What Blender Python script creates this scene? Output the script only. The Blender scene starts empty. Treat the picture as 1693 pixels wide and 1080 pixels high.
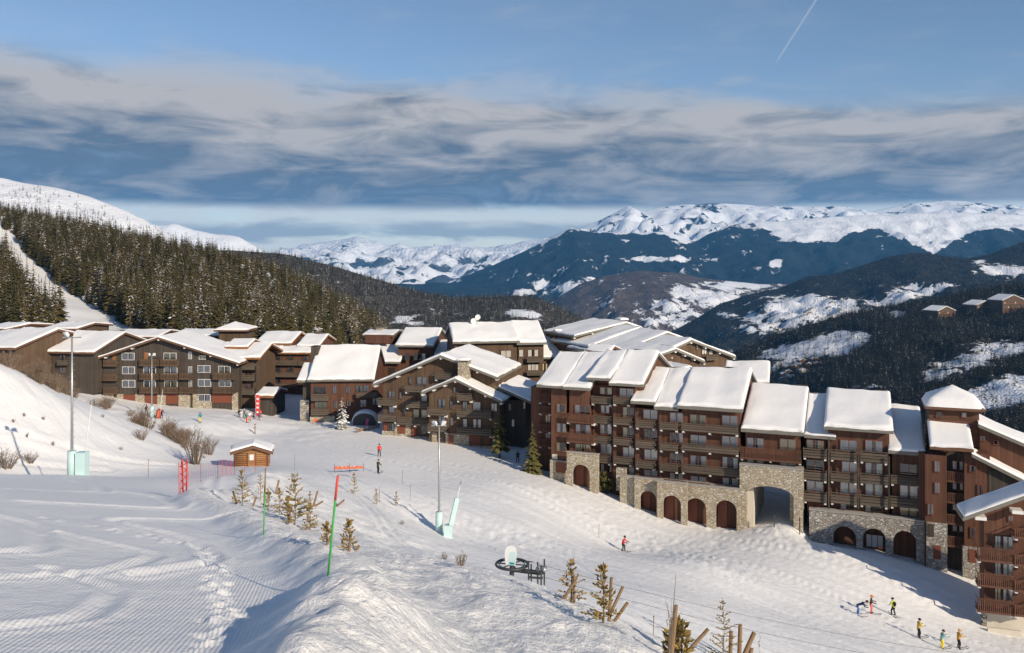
import bpy, bmesh, math, random
import numpy as np
from mathutils import Vector, Matrix
R = math.radians
random.seed(7)
SC = bpy.context.scene
COL = SC.collection

# ------------------------------------------------------------------ camera
F = 30.0 / 36.0 * 1693.0          # focal length in photo pixels
CX, YH = 846.5, 430.0             # vanishing column and eye level of the photograph
cam_d = bpy.data.cameras.new('camera'); cam = bpy.data.objects.new('camera', cam_d); COL.objects.link(cam)
cam_d.sensor_width = 36.0; cam_d.lens = 30.0
cam_d.shift_y = -(540.0 - YH) / 1693.0
cam_d.clip_start = 0.1; cam_d.clip_end = 120000.0
cam.location = (0, 0, 0); cam.rotation_euler = (R(90), 0, 0)
SC.camera = cam

# ------------------------------------------------------------------ sun, sky, exposure
SUN_EL = 25.0
SUN_H = Vector((0.65, -0.76)).normalized()
sunv = Vector((SUN_H.x * math.cos(R(SUN_EL)), SUN_H.y * math.cos(R(SUN_EL)), math.sin(R(SUN_EL))))
sd = bpy.data.lights.new('sun', 'SUN'); sd.energy = 5.0; sd.angle = R(0.53); sd.color = (1.0, 0.855, 0.67)
so = bpy.data.objects.new('sun', sd); COL.objects.link(so)
so.rotation_euler = (-sunv).to_track_quat('-Z', 'Y').to_euler(); so.location = (60, -80, 120)
SC.view_settings.view_transform = 'Standard'; SC.view_settings.look = 'None'
SC.view_settings.gamma = 1.0; SC.view_settings.use_curve_mapping = False
SC.view_settings.exposure = 0.03
SC.cycles.max_bounces = 6; SC.cycles.diffuse_bounces = 3; SC.cycles.glossy_bounces = 2
SC.cycles.transparent_max_bounces = 6; SC.cycles.volume_bounces = 1
SC.cycles.caustics_reflective = False; SC.cycles.caustics_refractive = False

class NT:
    """small node-tree builder"""
    def __init__(s, tree): s.t = tree; s.n = tree.nodes; s.l = tree.links
    def new(s, typ, **kw):
        n = s.n.new(typ)
        for k, v in kw.items(): setattr(n, k, v)
        return n
    def put(s, sock, v):
        if hasattr(v, 'is_output') or isinstance(v, bpy.types.NodeSocket): s.l.new(v, sock)
        else: sock.default_value = v
    def math(s, op, a, b=0.0, c=None, clamp=False):
        n = s.new('ShaderNodeMath', operation=op); n.use_clamp = clamp
        s.put(n.inputs[0], a); s.put(n.inputs[1], b)
        if c is not None: s.put(n.inputs[2], c)
        return n.outputs[0]
    def ss(s, v, lo, hi, a=0.0, b=1.0):
        n = s.new('ShaderNodeMapRange', interpolation_type='SMOOTHSTEP')
        s.put(n.inputs[0], v)
        for i, q in enumerate((lo, hi, a, b)): s.put(n.inputs[i + 1], q)
        return n.outputs[0]
    def mix(s, f, a, b):
        n = s.new('ShaderNodeMix', data_type='RGBA'); s.put(n.inputs[0], f)
        for i, q in ((6, a), (7, b)):
            if isinstance(q, (tuple, list)): n.inputs[i].default_value = tuple(q) + ((1,) if len(q) == 3 else ())
            else: s.l.new(q, n.inputs[i])
        return n.outputs[2]
    def comb(s, x, y, z):
        n = s.new('ShaderNodeCombineXYZ')
        for i, q in enumerate((x, y, z)): s.put(n.inputs[i], q)
        return n.outputs[0]
    def noise(s, vec, scale, detail=4.0, rough=0.55, dist=0.0):
        n = s.new('ShaderNodeTexNoise'); s.l.new(vec, n.inputs['Vector'])
        n.inputs['Scale'].default_value = scale; n.inputs['Detail'].default_value = detail
        n.inputs['Roughness'].default_value = rough; n.inputs['Distortion'].default_value = dist
        return n.outputs['Fac']
    def bump(s, h, strength=0.5, dist=0.1, normal=None):
        n = s.new('ShaderNodeBump'); n.inputs['Strength'].default_value = strength
        n.inputs['Distance'].default_value = dist; s.l.new(h, n.inputs['Height'])
        if normal is not None: s.l.new(normal, n.inputs['Normal'])
        return n.outputs['Normal']

def build_world():
    w = bpy.data.worlds.new('World'); SC.world = w; w.use_nodes = True
    t = NT(w.node_tree); t.n.clear()
    out = t.new('ShaderNodeOutputWorld')
    sky = t.new('ShaderNodeTexSky', sky_type='NISHITA'); sky.sun_disc = False
    sky.sun_elevation = R(SUN_EL); sky.sun_rotation = math.atan2(SUN_H.x, SUN_H.y)
    sky.altitude = 1800; sky.air_density = 1.0; sky.dust_density = 0.4; sky.ozone_density = 1.4
    tc = t.new('ShaderNodeTexCoord'); d = tc.outputs['Generated']
    sp = t.new('ShaderNodeSeparateXYZ'); t.l.new(d, sp.inputs[0])
    el = t.math('MULTIPLY', t.math('ARCSINE', sp.outputs[2]), 57.2958)
    az = t.math('MULTIPLY', t.math('ARCTAN2', sp.outputs[0], sp.outputs[1]), 57.2958)
    # stratus deck: noise in (azimuth, elevation) stretched along the horizon
    v1 = t.comb(t.math('MULTIPLY', az, 0.06), t.math('MULTIPLY', el, 0.30), 0.3)
    v2 = t.comb(t.math('MULTIPLY', az, 0.15), t.math('MULTIPLY', el, 0.58), 4.7)
    v3 = t.comb(t.math('MULTIPLY', az, 0.03), t.math('MULTIPLY', el, 0.12), 9.1)
    n1 = t.noise(v1, 1.0, 6.0, 0.56, 0.4)
    n2 = t.noise(v2, 1.0, 7.0, 0.58, 0.5)
    n3 = t.noise(v3, 1.6, 4.0, 0.5)
    ew = t.math('ADD', el, t.math('MULTIPLY', t.math('SUBTRACT', n1, 0.5), 4.5))
    trend = t.math('MULTIPLY', t.math('SINE', t.math('MULTIPLY', az, R(2.4))), 1.4)
    ew2 = t.math('ADD', ew, trend)
    top = t.ss(ew2, 9.4, 12.4, 1.0, 0.0)
    bot = t.ss(t.math('ADD', el, t.math('MULTIPLY', t.math('SUBTRACT', n2, 0.5), 1.1)), 3.1, 3.8)
    deck = t.math('MULTIPLY', top, bot)
    deck = t.math('MULTIPLY', deck, t.ss(n2, 0.18, 0.42, 0.82, 1.0))
    # thin upper sheets
    veil = t.math('MULTIPLY', t.ss(n1, 0.50, 0.85), 0.40)
    wisp = t.math('MULTIPLY', t.ss(t.math('ADD', n3, t.math('MULTIPLY', t.math('SUBTRACT', n2, 0.5), 0.35)), 0.50, 0.66), t.ss(el, 8.0, 14.5, 1.0, 0.15))
    thin = t.math('MAXIMUM', veil, t.math('MULTIPLY', wisp, 0.85))
    thin = t.math('MULTIPLY', thin, t.ss(el, 40.0, 15.0))
    # low band near the horizon
    low = t.math('MULTIPLY', t.ss(t.math('ADD', el, t.math('MULTIPLY', t.math('SUBTRACT', n2, 0.5), 2.2)), 1.1, 1.6), t.ss(t.math('ADD', el, t.math('MULTIPLY', t.math('SUBTRACT', n2, 0.5), -1.8)), 2.6, 1.9))
    gap = t.math('MULTIPLY', t.ss(el, 4.6, 3.4), t.ss(t.math('ADD', n2, t.math('MULTIPLY', n1, 0.4)), 0.5, 0.8, 0.55, 1.0))
    # cloud colour: lit creamy tops, slate undersides
    lit = t.math('ADD', t.math('MULTIPLY', t.math('SUBTRACT', n2, 0.5), 3.4), t.ss(ew2, 5.0, 9.9, 0.22, 0.78))
    lit = t.math('ADD', lit, t.math('MULTIPLY', t.math('SUBTRACT', n1, 0.5), 1.1), clamp=True)
    ccol = t.mix(lit, (0.125, 0.165, 0.228), (0.52, 0.495, 0.485))
    tcol = t.mix(t.ss(n2, 0.4, 0.65), (0.30, 0.36, 0.47), (0.50, 0.51, 0.53))
    b_sky = t.new('ShaderNodeBackground'); t.l.new(sky.outputs[0], b_sky.inputs[0]); b_sky.inputs[1].default_value = 0.11
    def layer(prev, col, fac):
        b = t.new('ShaderNodeBackground'); b.inputs[1].default_value = 1.0
        if isinstance(col, tuple): b.inputs[0].default_value = col + (1,)
        else: t.l.new(col, b.inputs[0])
        m = t.new('ShaderNodeMixShader'); t.put(m.inputs[0], fac); t.l.new(prev, m.inputs[1]); t.l.new(b.outputs[0], m.inputs[2])
        return m.outputs[0]
    s = layer(b_sky.outputs[0], tcol, thin)
    s = layer(s, (0.86, 0.87, 0.81), t.math('MULTIPLY', gap, 0.97))
    s = layer(s, (0.24, 0.31, 0.38), t.math('MULTIPLY', low, 0.7))
    s = layer(s, ccol, deck)
    # contrail: a straight streak between two directions
    def dirv(px, py): return Vector(((px - CX) / F, 1.0, -(py - YH) / F)).normalized()
    a, b = dirv(1362, -20), dirv(1288, 96)
    nrm = a.cross(b).normalized(); mid = (a + b).normalized()
    dp = t.new('ShaderNodeVectorMath', operation='DOT_PRODUCT'); t.l.new(d, dp.inputs[0]); dp.inputs[1].default_value = nrm
    dm = t.new('ShaderNodeVectorMath', operation='DOT_PRODUCT'); t.l.new(d, dm.inputs[0]); dm.inputs[1].default_value = mid
    nn = t.noise(d, 90.0, 3.0)
    wd = t.math('ADD', 0.0009, t.math('MULTIPLY', nn, 0.0016))
    tr = t.math('MULTIPLY', t.ss(t.math('ABSOLUTE', dp.outputs['Value']), 0.0, wd, 1.0, 0.0), t.ss(dm.outputs['Value'], math.cos(R(2.9)), math.cos(R(2.3))))
    s = layer(s, (0.52, 0.56, 0.62), t.math('MULTIPLY', tr, 0.5))
    t.l.new(s, out.inputs[0])
build_world()

# ------------------------------------------------------------------ helpers
def at(px, py, Y): return Vector(((px - CX) / F * Y, Y, -(py - YH) / F * Y))
def tag(o, label=None, cat=None, group=None, kind=None):
    if label: o['label'] = label
    if cat: o['category'] = cat
    if group: o['group'] = group
    if kind: o['kind'] = kind
    return o
def empty(name, loc, rz=0.0):
    o = bpy.data.objects.new(name, None); COL.objects.link(o)
    o.location = loc; o.rotation_euler = (0, 0, rz); o.empty_display_size = 0.3
    return o
def link(name, me, parent=None, loc=None):
    o = bpy.data.objects.new(name, me); COL.objects.link(o)
    if parent is not None: o.parent = parent
    if loc is not None: o.location = loc
    return o
class MB:
    def __init__(s): s.v = []; s.f = []; s.m = []
    def add(s, vs, fs, mi=0):
        k = len(s.v); s.v += [tuple(p) for p in vs]; s.f += [tuple(i + k for i in f) for f in fs]; s.m += [mi] * len(fs)
    def box(s, x0, x1, y0, y1, z0, z1, mi=0):
        s.add([(x0, y0, z0), (x1, y0, z0), (x1, y1, z0), (x0, y1, z0), (x0, y0, z1), (x1, y0, z1), (x1, y1, z1), (x0, y1, z1)],
              [(0, 3, 2, 1), (4, 5, 6, 7), (0, 1, 5, 4), (1, 2, 6, 5), (2, 3, 7, 6), (3, 0, 4, 7)], mi)
    def bar(s, a, b, w, h, mi=0, up=(0, 0, 1)):
        a = Vector(a); b = Vector(b); d = (b - a).normalized(); u = Vector(up)
        if abs(d.dot(u)) > 0.98: u = Vector((0, 1, 0))
        x = d.cross(u).normalized() * (w / 2); y = x.cross(d).normalized() * (h / 2)
        vs = [a - x - y, a + x - y, a + x + y, a - x + y, b - x - y, b + x - y, b + x + y, b - x + y]
        s.add(vs, [(0, 1, 2, 3), (7, 6, 5, 4), (4, 5, 1, 0), (5, 6, 2, 1), (6, 7, 3, 2), (7, 4, 0, 3)], mi)
    def tube(s, pts, rad, n=6, mi=0, cap=True):
        pts = [Vector(p) for p in pts]; k = len(s.v); m = len(pts)
        rads = rad if isinstance(rad, (list, tuple)) else [rad] * m
        for i, p in enumerate(pts):
            d = (pts[min(i + 1, m - 1)] - pts[max(i - 1, 0)])
            d = d.normalized() if d.length > 1e-9 else Vector((0, 0, 1))
            u = Vector((0, 0, 1)) if abs(d.z) < 0.95 else Vector((1, 0, 0))
            x = d.cross(u).normalized(); y = d.cross(x).normalized()
            for j in range(n):
                q = 2 * math.pi * j / n
                s.v.append(tuple(p + (x * math.cos(q) + y * math.sin(q)) * rads[i]))
        for i in range(m - 1):
            for j in range(n):
                j2 = (j + 1) % n
                s.f.append((k + i * n + j, k + (i + 1) * n + j, k + (i + 1) * n + j2, k + i * n + j2)); s.m.append(mi)
        if cap:
            s.f.append(tuple(k + j for j in range(n))); s.m.append(mi)
            s.f.append(tuple(k + (m - 1) * n + j for j in reversed(range(n)))); s.m.append(mi)
    def prism(s, poly, axis, a, b, mi=0):
        """poly: 2D points; axis 'u' extrudes (v,z) along x, 'v' extrudes (u,z) along y, 'z' extrudes (u,v) along z"""
        def P(p, q): return {'u': (q, p[0], p[1]), 'v': (p[0], q, p[1]), 'z': (p[0], p[1], q)}[axis]
        n = len(poly); vs = [P(p, a) for p in poly] + [P(p, b) for p in poly]
        s.add(vs, [tuple(range(n)), tuple(range(2 * n - 1, n - 1, -1))] + [(i, i + n, (i + 1) % n + n, (i + 1) % n) for i in range(n)], mi)
    def mesh(s, name, mats, smooth=False, fix=True):
        me = bpy.data.meshes.new(name); me.from_pydata(s.v, [], s.f)
        for m in (mats if isinstance(mats, (list, tuple)) else [mats]): me.materials.append(m)
        if any(s.m): me.polygons.foreach_set('material_index', s.m)
        if fix:
            bm = bmesh.new(); bm.from_mesh(me); bmesh.ops.recalc_face_normals(bm, faces=bm.faces); bm.to_mesh(me); bm.free()
        if smooth: me.polygons.foreach_set('use_smooth', [True] * len(me.polygons))
        me.update(); return me
    def build(s, name, mats, parent=None, smooth=False, loc=None, fix=True):
        return link(name, s.mesh(name, mats, smooth, fix), parent, loc)
def copy_tree(o, parent=None):
    c = o.copy(); COL.objects.link(c); c.parent = parent
    for ch in o.children: copy_tree(ch, c)
    return c

# ---- numpy noise
_rng = np.random.RandomState(3); _perm = np.tile(_rng.permutation(256), 3); _ang = _rng.rand(256) * 2 * np.pi
def pnoise(x, y, seed=0):
    x = np.asarray(x, float) + seed * 17.31; y = np.asarray(y, float) + seed * 5.77
    xi = np.floor(x).astype(int); yi = np.floor(y).astype(int); xf = x - xi; yf = y - yi
    u = xf ** 3 * (xf * (xf * 6 - 15) + 10); v = yf ** 3 * (yf * (yf * 6 - 15) + 10)
    def g(ix, iy, dx, dy):
        a = _ang[_perm[_perm[ix & 255] + (iy & 255)]]; return np.cos(a) * dx + np.sin(a) * dy
    a = g(xi, yi, xf, yf); b = g(xi + 1, yi, xf - 1, yf); c = g(xi, yi + 1, xf, yf - 1); d = g(xi + 1, yi + 1, xf - 1, yf - 1)
    return (a + u * (b - a)) * (1 - v) + (c + u * (d - c)) * v
def fbm(x, y, o=4, seed=0, rough=0.5):
    r = 0; a = 1.0
    for i in range(o): r = r + a * pnoise(np.asarray(x) * 2 ** i, np.asarray(y) * 2 ** i, seed + i); a *= rough
    return r
def ridged(x, y, o=4, seed=0):
    r = 0; a = 1.0
    for i in range(o): r = r + a * (1 - np.abs(pnoise(np.asarray(x) * 2 ** i, np.asarray(y) * 2 ** i, seed + i)) * 2); a *= 0.5
    return r / 1.9 - 0.5
def sstep(a, b, x): t = np.clip((x - a) / (b - a), 0, 1); return t * t * (3 - 2 * t)
class TPS:
    def __init__(s, pts, lam=0.0):
        p = np.array(pts, float); s.c = p[:, :2] / 50.0; z = p[:, 2]; n = len(p)
        K = s.k(((s.c[:, None] - s.c[None]) ** 2).sum(-1)) + lam * np.eye(n)
        P = np.c_[np.ones(n), s.c]; A = np.zeros((n + 3, n + 3)); A[:n, :n] = K; A[:n, n:] = P; A[n:, :n] = P.T
        s.w = np.linalg.solve(A, np.r_[z, 0, 0, 0])
    @staticmethod
    def k(r2): return np.where(r2 > 1e-12, r2 * np.log(r2 + 1e-12) * 0.5, 0.0)
    def __call__(s, x, y):
        x = np.asarray(x, float); sh = x.shape; q = np.c_[x.ravel(), np.asarray(y, float).ravel()] / 50.0
        r = np.zeros(len(q)); n = len(s.c)
        for i in range(n): r += s.w[i] * s.k(((q - s.c[i]) ** 2).sum(1))
        r += s.w[n] + q @ s.w[n + 1:]
        return r.reshape(sh)
def grid_mesh(name, X, Y, Z, mat, attrs={}, smooth=True):
    h, w = X.shape; co = np.stack([X, Y, Z], -1).reshape(-1, 3).astype(np.float32)
    i = np.arange(h * w).reshape(h, w)
    q = np.stack([i[:-1, :-1], i[:-1, 1:], i[1:, 1:], i[1:, :-1]], -1).reshape(-1, 4)
    me = bpy.data.meshes.new(name); me.vertices.add(h * w); me.vertices.foreach_set('co', co.ravel())
    me.loops.add(q.size); me.loops.foreach_set('vertex_index', q.ravel().astype(np.int32))
    me.polygons.add(len(q)); me.polygons.foreach_set('loop_start', np.arange(0, q.size, 4, dtype=np.int32))
    me.update(calc_edges=True); me.validate()
    for k, a in attrs.items():
        at_ = me.attributes.new(k, 'FLOAT', 'POINT'); at_.data.foreach_set('value', np.ascontiguousarray(a, dtype=np.float32).ravel())
    if smooth: me.polygons.foreach_set('use_smooth', np.ones(len(me.polygons), bool))
    me.materials.append(mat)
    return link(name, me)

# ------------------------------------------------------------------ materials
def newmat(name):
    m = bpy.data.materials.new(name); m.use_nodes = True; t = NT(m.node_tree)
    b = t.n['Principled BSDF']; return m, t, b
def wpos(t): return t.new('ShaderNodeNewGeometry').outputs['Position']
def opos(t): return t.new('ShaderNodeTexCoord').outputs['Object']
def setb(t, b, col=None, rough=None, spec=None, normal=None, metal=None):
    if col is not None:
        if isinstance(col, (tuple, list)): b.inputs['Base Color'].default_value = tuple(col) + (1,)
        else: t.l.new(col, b.inputs['Base Color'])
    if rough is not None: t.put(b.inputs['Roughness'], rough)
    if spec is not None: b.inputs['Specular IOR Level'].default_value = spec
    if metal is not None: b.inputs['Metallic'].default_value = metal
    if normal is not None: t.l.new(normal, b.inputs['Normal'])
M = {}
def m_plain(key, col, rough=0.6, var=0.15, scale=3.0, spec=0.3, metal=0.0, bump=0.0):
    m, t, b = newmat(key); p = opos(t); n = t.noise(p, scale, 5.0)
    c = t.mix(n, tuple(q * (1 - var) for q in col), tuple(min(1, q * (1 + var)) for q in col))
    setb(t, b, c, rough, spec, t.bump(t.noise(p, scale * 6, 3.0), bump, 0.02) if bump else None, metal); M[key] = m; return m
def m_wood(key, c1, c2, plank=0.22, axis=0, rough=0.75, bump=0.6):
    """board cladding: planks of slightly different tone, grooves between them, grain and weathering streaks"""
    m, t, b = newmat(key); p = opos(t); sp = t.new('ShaderNodeSeparateXYZ'); t.l.new(p, sp.inputs[0])
    if axis == 0: w = t.math('ADD', sp.outputs[0], sp.outputs[1]); gx, gy = w, sp.outputs[2]
    else: w = sp.outputs[2]; gx, gy = sp.outputs[2], t.math('ADD', sp.outputs[0], sp.outputs[1])
    q = t.math('DIVIDE', w, plank); fl = t.math('FLOOR', q); fr = t.math('FRACT', q)
    wn = t.new('ShaderNodeTexWhiteNoise', noise_dimensions='1D'); t.l.new(fl, wn.inputs['W'])
    grain = t.noise(t.comb(t.math('MULTIPLY', gx, 14.0), t.math('MULTIPLY', gy, 0.9), fl), 1.0, 5.0, 0.6)
    big = t.noise(p, 0.35, 3.0)
    f = t.math('ADD', t.math('MULTIPLY', wn.outputs['Value'], 0.45), t.math('ADD', t.math('MULTIPLY', grain, 0.45), t.math('MULTIPLY', t.math('SUBTRACT', big, 0.5), 0.7)), clamp=True)
    c = t.mix(f, c1, c2)
    gr = t.math('MULTIPLY', t.ss(fr, 0.0, 0.09), t.ss(fr, 1.0, 0.91))
    h = t.math('ADD', gr, t.math('MULTIPLY', grain, 0.25))
    setb(t, b, c, rough, 0.2, t.bump(h, bump, 0.02)); M[key] = m; return m
def m_stone(key, c1, c2, mortar, scale=2.6):
    m, t, b = newmat(key); p = opos(t)
    nz = t.new('ShaderNodeTexNoise'); t.l.new(p, nz.inputs['Vector']); nz.inputs['Scale'].default_value = 2.0
    va = t.new('ShaderNodeVectorMath', operation='MULTIPLY_ADD'); t.l.new(nz.outputs['Color'], va.inputs[0]); va.inputs[1].default_value = (0.25, 0.25, 0.25); t.l.new(p, va.inputs[2])
    mp = t.new('ShaderNodeMapping'); mp.inputs['Scale'].default_value = (scale, scale, scale * 1.55); t.l.new(va.outputs[0], mp.inputs[0])
    v = t.new('ShaderNodeTexVoronoi', feature='F1'); t.l.new(mp.outputs[0], v.inputs['Vector']); v.inputs['Scale'].default_value = 1.0
    e = t.new('ShaderNodeTexVoronoi', feature='DISTANCE_TO_EDGE'); t.l.new(mp.outputs[0], e.inputs['Vector']); e.inputs['Scale'].default_value = 1.0
    hs = t.new('ShaderNodeSeparateColor'); t.l.new(v.outputs['Color'], hs.inputs[0])
    c = t.mix(hs.outputs[0], c1, c2); c = t.mix(t.math('MULTIPLY', t.ss(hs.outputs[1], 0.72, 0.9), 0.7), c, (0.62, 0.60, 0.55))
    c = t.mix(t.math('MULTIPLY', t.ss(hs.outputs[2], 0.75, 0.95), 0.6), c, (0.30, 0.20, 0.12))
    edge = t.ss(e.outputs['Distance'], 0.02, 0.12)
    c = t.mix(edge, mortar, c)
    h = t.math('ADD', t.math('MULTIPLY', edge, 1.0), t.math('MULTIPLY', t.noise(p, 9.0, 4.0), 0.5))
    setb(t, b, c, 0.85, 0.2, t.bump(h, 0.9, 0.06)); M[key] = m; return m

m_wood('wood_red', (0.070, 0.034, 0.021), (0.179, 0.084, 0.053))
m_wood('wood_red_h', (0.074, 0.038, 0.024), (0.182, 0.086, 0.054), axis=1)
m_wood('wood_brown', (0.073, 0.046, 0.029), (0.175, 0.115, 0.073))
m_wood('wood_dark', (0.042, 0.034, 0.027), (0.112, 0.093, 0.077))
m_wood('wood_grey', (0.072, 0.058, 0.043), (0.180, 0.146, 0.113), plank=0.17, axis=1)
m_wood('wood_rail', (0.085, 0.039, 0.026), (0.182, 0.091, 0.058), plank=0.12)
m_wood('wood_orange', (0.20, 0.085, 0.035), (0.36, 0.17, 0.075), plank=0.2)
m_wood('wood_log', (0.23, 0.115, 0.045), (0.42, 0.235, 0.105), plank=0.5, axis=1, bump=0.3)
m_wood('wood_post', (0.17, 0.105, 0.055), (0.36, 0.245, 0.145), plank=0.5, bump=0.3)
m_stone('stone', (0.40, 0.34, 0.245), (0.54, 0.475, 0.36), (0.30, 0.26, 0.20))
m_stone('stone_grey', (0.30, 0.28, 0.25), (0.47, 0.44, 0.39), (0.20, 0.185, 0.165))
m_plain('fascia', (0.19, 0.18, 0.155), 0.7, 0.25, 2.0, bump=0.3)
m_plain('fascia_brown', (0.155, 0.083, 0.05), 0.7, 0.25, 2.0, bump=0.3)
m_plain('soffit', (0.07, 0.045, 0.03), 0.8)
m_plain('shutter', (0.19, 0.062, 0.034), 0.65, 0.2, 4.0)
m_plain('frame_red', (0.20, 0.065, 0.04), 0.6)
m_plain('frame_brown', (0.10, 0.06, 0.04), 0.6)
m_plain('beam_white', (0.74, 0.73, 0.70), 0.6, 0.06)
m_plain('metal_grey', (0.42, 0.43, 0.43), 0.4, 0.1, 6.0, 0.5, 0.6)
m_plain('metal_dark', (0.06, 0.065, 0.07), 0.5, 0.2, 6.0, 0.4, 0.4)
m_plain('lamp_white', (0.75, 0.76, 0.76), 0.4, 0.05)
m_plain('padding', (0.52, 0.70, 0.70), 0.55, 0.10, 1.5)
m_plain('lance_white', (0.70, 0.72, 0.73), 0.4, 0.05)
m_plain('net_red', (0.60, 0.07, 0.07), 0.6, 0.12)
m_plain('orange_cloth', (0.68, 0.17, 0.08), 0.6, 0.1)
m_plain('green_pole', (0.05, 0.36, 0.07), 0.5, 0.1)
m_plain('red_pole', (0.66, 0.08, 0.06), 0.5, 0.1)
m_plain('plaster', (0.62, 0.57, 0.48), 0.85, 0.08, 2.0, bump=0.2)
m_plain('concrete', (0.36, 0.34, 0.31), 0.85, 0.12, 2.0, bump=0.3)
m_plain('rubber', (0.02, 0.02, 0.022), 0.6)
def m_curtain():
    m, t, b = newmat('curtain'); p = opos(t); sp = t.new('ShaderNodeSeparateXYZ'); t.l.new(p, sp.inputs[0])
    w = t.math('SINE', t.math('MULTIPLY', t.math('ADD', sp.outputs[0], t.math('MULTIPLY', t.noise(p, 1.5), 0.3)), 55.0))
    c = t.mix(t.noise(p, 0.6), (0.80, 0.75, 0.66), (0.92, 0.91, 0.88)); setb(t, b, c, 0.9, 0.1, t.bump(w, 0.5, 0.03)); M['curtain'] = m
m_curtain()
def m_curtain2():
    m, t, b = newmat('curtain_warm'); p = opos(t); setb(t, b, t.mix(t.noise(p, 0.8), (0.72, 0.55, 0.26), (0.85, 0.72, 0.42)), 0.9, 0.1); M['curtain_warm'] = m
m_curtain2()
def m_unlit_room_panel():  # panel behind the panes; the dark of a room is put into its colour
    m, t, b = newmat('unlit_room_panel'); p = opos(t); n = t.noise(p, 1.2, 2.0)
    setb(t, b, t.mix(n, (0.012, 0.011, 0.010), (0.06, 0.05, 0.04)), 0.9, 0.1); M['unlit_room_panel'] = m
m_unlit_room_panel()
def m_glass():
    m, t, b = newmat('glass'); p = opos(t)
    g = t.new('ShaderNodeBsdfGlossy'); g.inputs['Color'].default_value = (0.9, 0.93, 0.96, 1); g.inputs['Roughness'].default_value = 0.03
    t.l.new(t.bump(t.noise(p, 0.7, 2.0), 0.12, 0.05), g.inputs['Normal'])
    tr = t.new('ShaderNodeBsdfTransparent'); tr.inputs[0].default_value = (0.97, 0.975, 0.975, 1)
    fr = t.new('ShaderNodeFresnel'); fr.inputs['IOR'].default_value = 1.5
    mx = t.new('ShaderNodeMixShader'); t.l.new(t.math('ADD', t.math('MULTIPLY', fr.outputs[0], 1.3), 0.05, clamp=True), mx.inputs[0])
    t.l.new(tr.outputs[0], mx.inputs[1]); t.l.new(g.outputs[0], mx.inputs[2])
    t.l.new(mx.outputs[0], t.n['Material Output'].inputs[0]); M['glass'] = m
m_glass()
def m_snow(key, bumps, col=(0.89, 0.885, 0.875), attr=False):
    m, t, b = newmat(key); p = wpos(t) if attr else opos(t)
    h = None
    for sc, am in bumps:
        n = t.math('MULTIPLY', t.noise(p, sc, 5.0, 0.6), am); h = n if h is None else t.math('ADD', h, n)
    if attr:
        sp = t.new('ShaderNodeSeparateXYZ'); t.l.new(p, sp.inputs[0])
        wv = t.math('ADD', sp.outputs[0], t.math('MULTIPLY', sp.outputs[1], 0.2))
        wv = t.math('ADD', wv, t.math('MULTIPLY', t.noise(p, 0.12, 2.0), 0.22))
        s = t.math('SINE', t.math('MULTIPLY', wv, 2 * math.pi / 0.085))
        ca = t.new('ShaderNodeAttribute', attribute_name='cord'); s = t.math('MULTIPLY', s, t.math('MULTIPLY', ca.outputs['Fac'], 0.0042))
        h = t.math('ADD', h, s)
        c_ = t.math('ADD', t.math('MULTIPLY', sp.outputs[0], 0.60), t.math('MULTIPLY', sp.outputs[1], 0.80)); a_ = t.math('SUBTRACT', t.math('MULTIPLY', sp.outputs[0], 0.80), t.math('MULTIPLY', sp.outputs[1], 0.60))
        far = t.ss(sp.outputs[1], 45.0, 70.0)
        st = t.noise(t.comb(t.math('MULTIPLY', c_, 1.5), t.math('MULTIPLY', a_, 0.10), 0.0), 1.0, 6.0, 0.65)
        h = t.math('ADD', h, t.math('MULTIPLY', t.math('MULTIPLY', st, far), 0.11)); h = t.math('ADD', h, t.math('MULTIPLY', t.math('MULTIPLY', t.noise(p, 1.6, 5.0, 0.7), far), 0.07))
        ra = t.new('ShaderNodeAttribute', attribute_name='rough')
        h = t.math('ADD', h, t.math('MULTIPLY', t.math('MULTIPLY', t.noise(p, 7.0, 6.0, 0.65), ra.outputs['Fac']), 0.12))
    c = t.mix(t.noise(p, 0.5, 3.0), tuple(q * 0.97 for q in col), col)
    setb(t, b, c, 0.55, 0.25, t.bump(h, 1.0, 1.0)); M[key] = m; return m
m_snow('snow_ground', [(0.35, 0.10), (1.3, 0.055), (5.0, 0.016), (22.0, 0.006)], attr=True)
m_snow('snow_roof', [(1.2, 0.05), (6.0, 0.008), (30.0, 0.002)])
m_snow('snow_far', [(0.05, 1.5), (0.3, 0.3)])
def m_land(key, forest1, forest2, scale, snowcol=(0.80, 0.83, 0.88), bumpd=12.0):
    """far hillside: woodland with fields of snow, the cover given by the vertex attribute 'snow'"""
    m, t, b = newmat(key); p = wpos(t)
    mp = t.new('ShaderNodeMapping'); mp.inputs['Scale'].default_value = (1, 1, 0.5); t.l.new(p, mp.inputs[0]); q = mp.outputs[0]
    a = t.new('ShaderNodeAttribute', attribute_name='snow').outputs['Fac']
    n1 = t.noise(q, scale, 8.0, 0.68); n2 = t.noise(q, scale * 0.22, 5.0, 0.6)
    k = t.math('ADD', a, t.math('ADD', t.math('MULTIPLY', t.math('SUBTRACT', n1, 0.5), 1.9), t.math('MULTIPLY', t.math('SUBTRACT', n2, 0.5), 1.3)))
    fac = t.ss(k, 0.44, 0.58)
    v = t.new('ShaderNodeTexVoronoi', feature='F1'); t.l.new(q, v.inputs['Vector']); v.inputs['Scale'].default_value = scale * 6
    fc = t.mix(t.ss(t.math('ADD', n1, t.math('MULTIPLY', v.outputs['Distance'], 0.5)), 0.4, 1.1), forest1, forest2)
    h = t.math('ADD', t.math('MULTIPLY', n1, 1.0), t.math('MULTIPLY', v.outputs['Distance'], -0.4))
    setb(t, b, t.mix(fac, fc, snowcol), 0.85, 0.1, t.bump(h, 0.9, bumpd)); M[key] = m; return m

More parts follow.
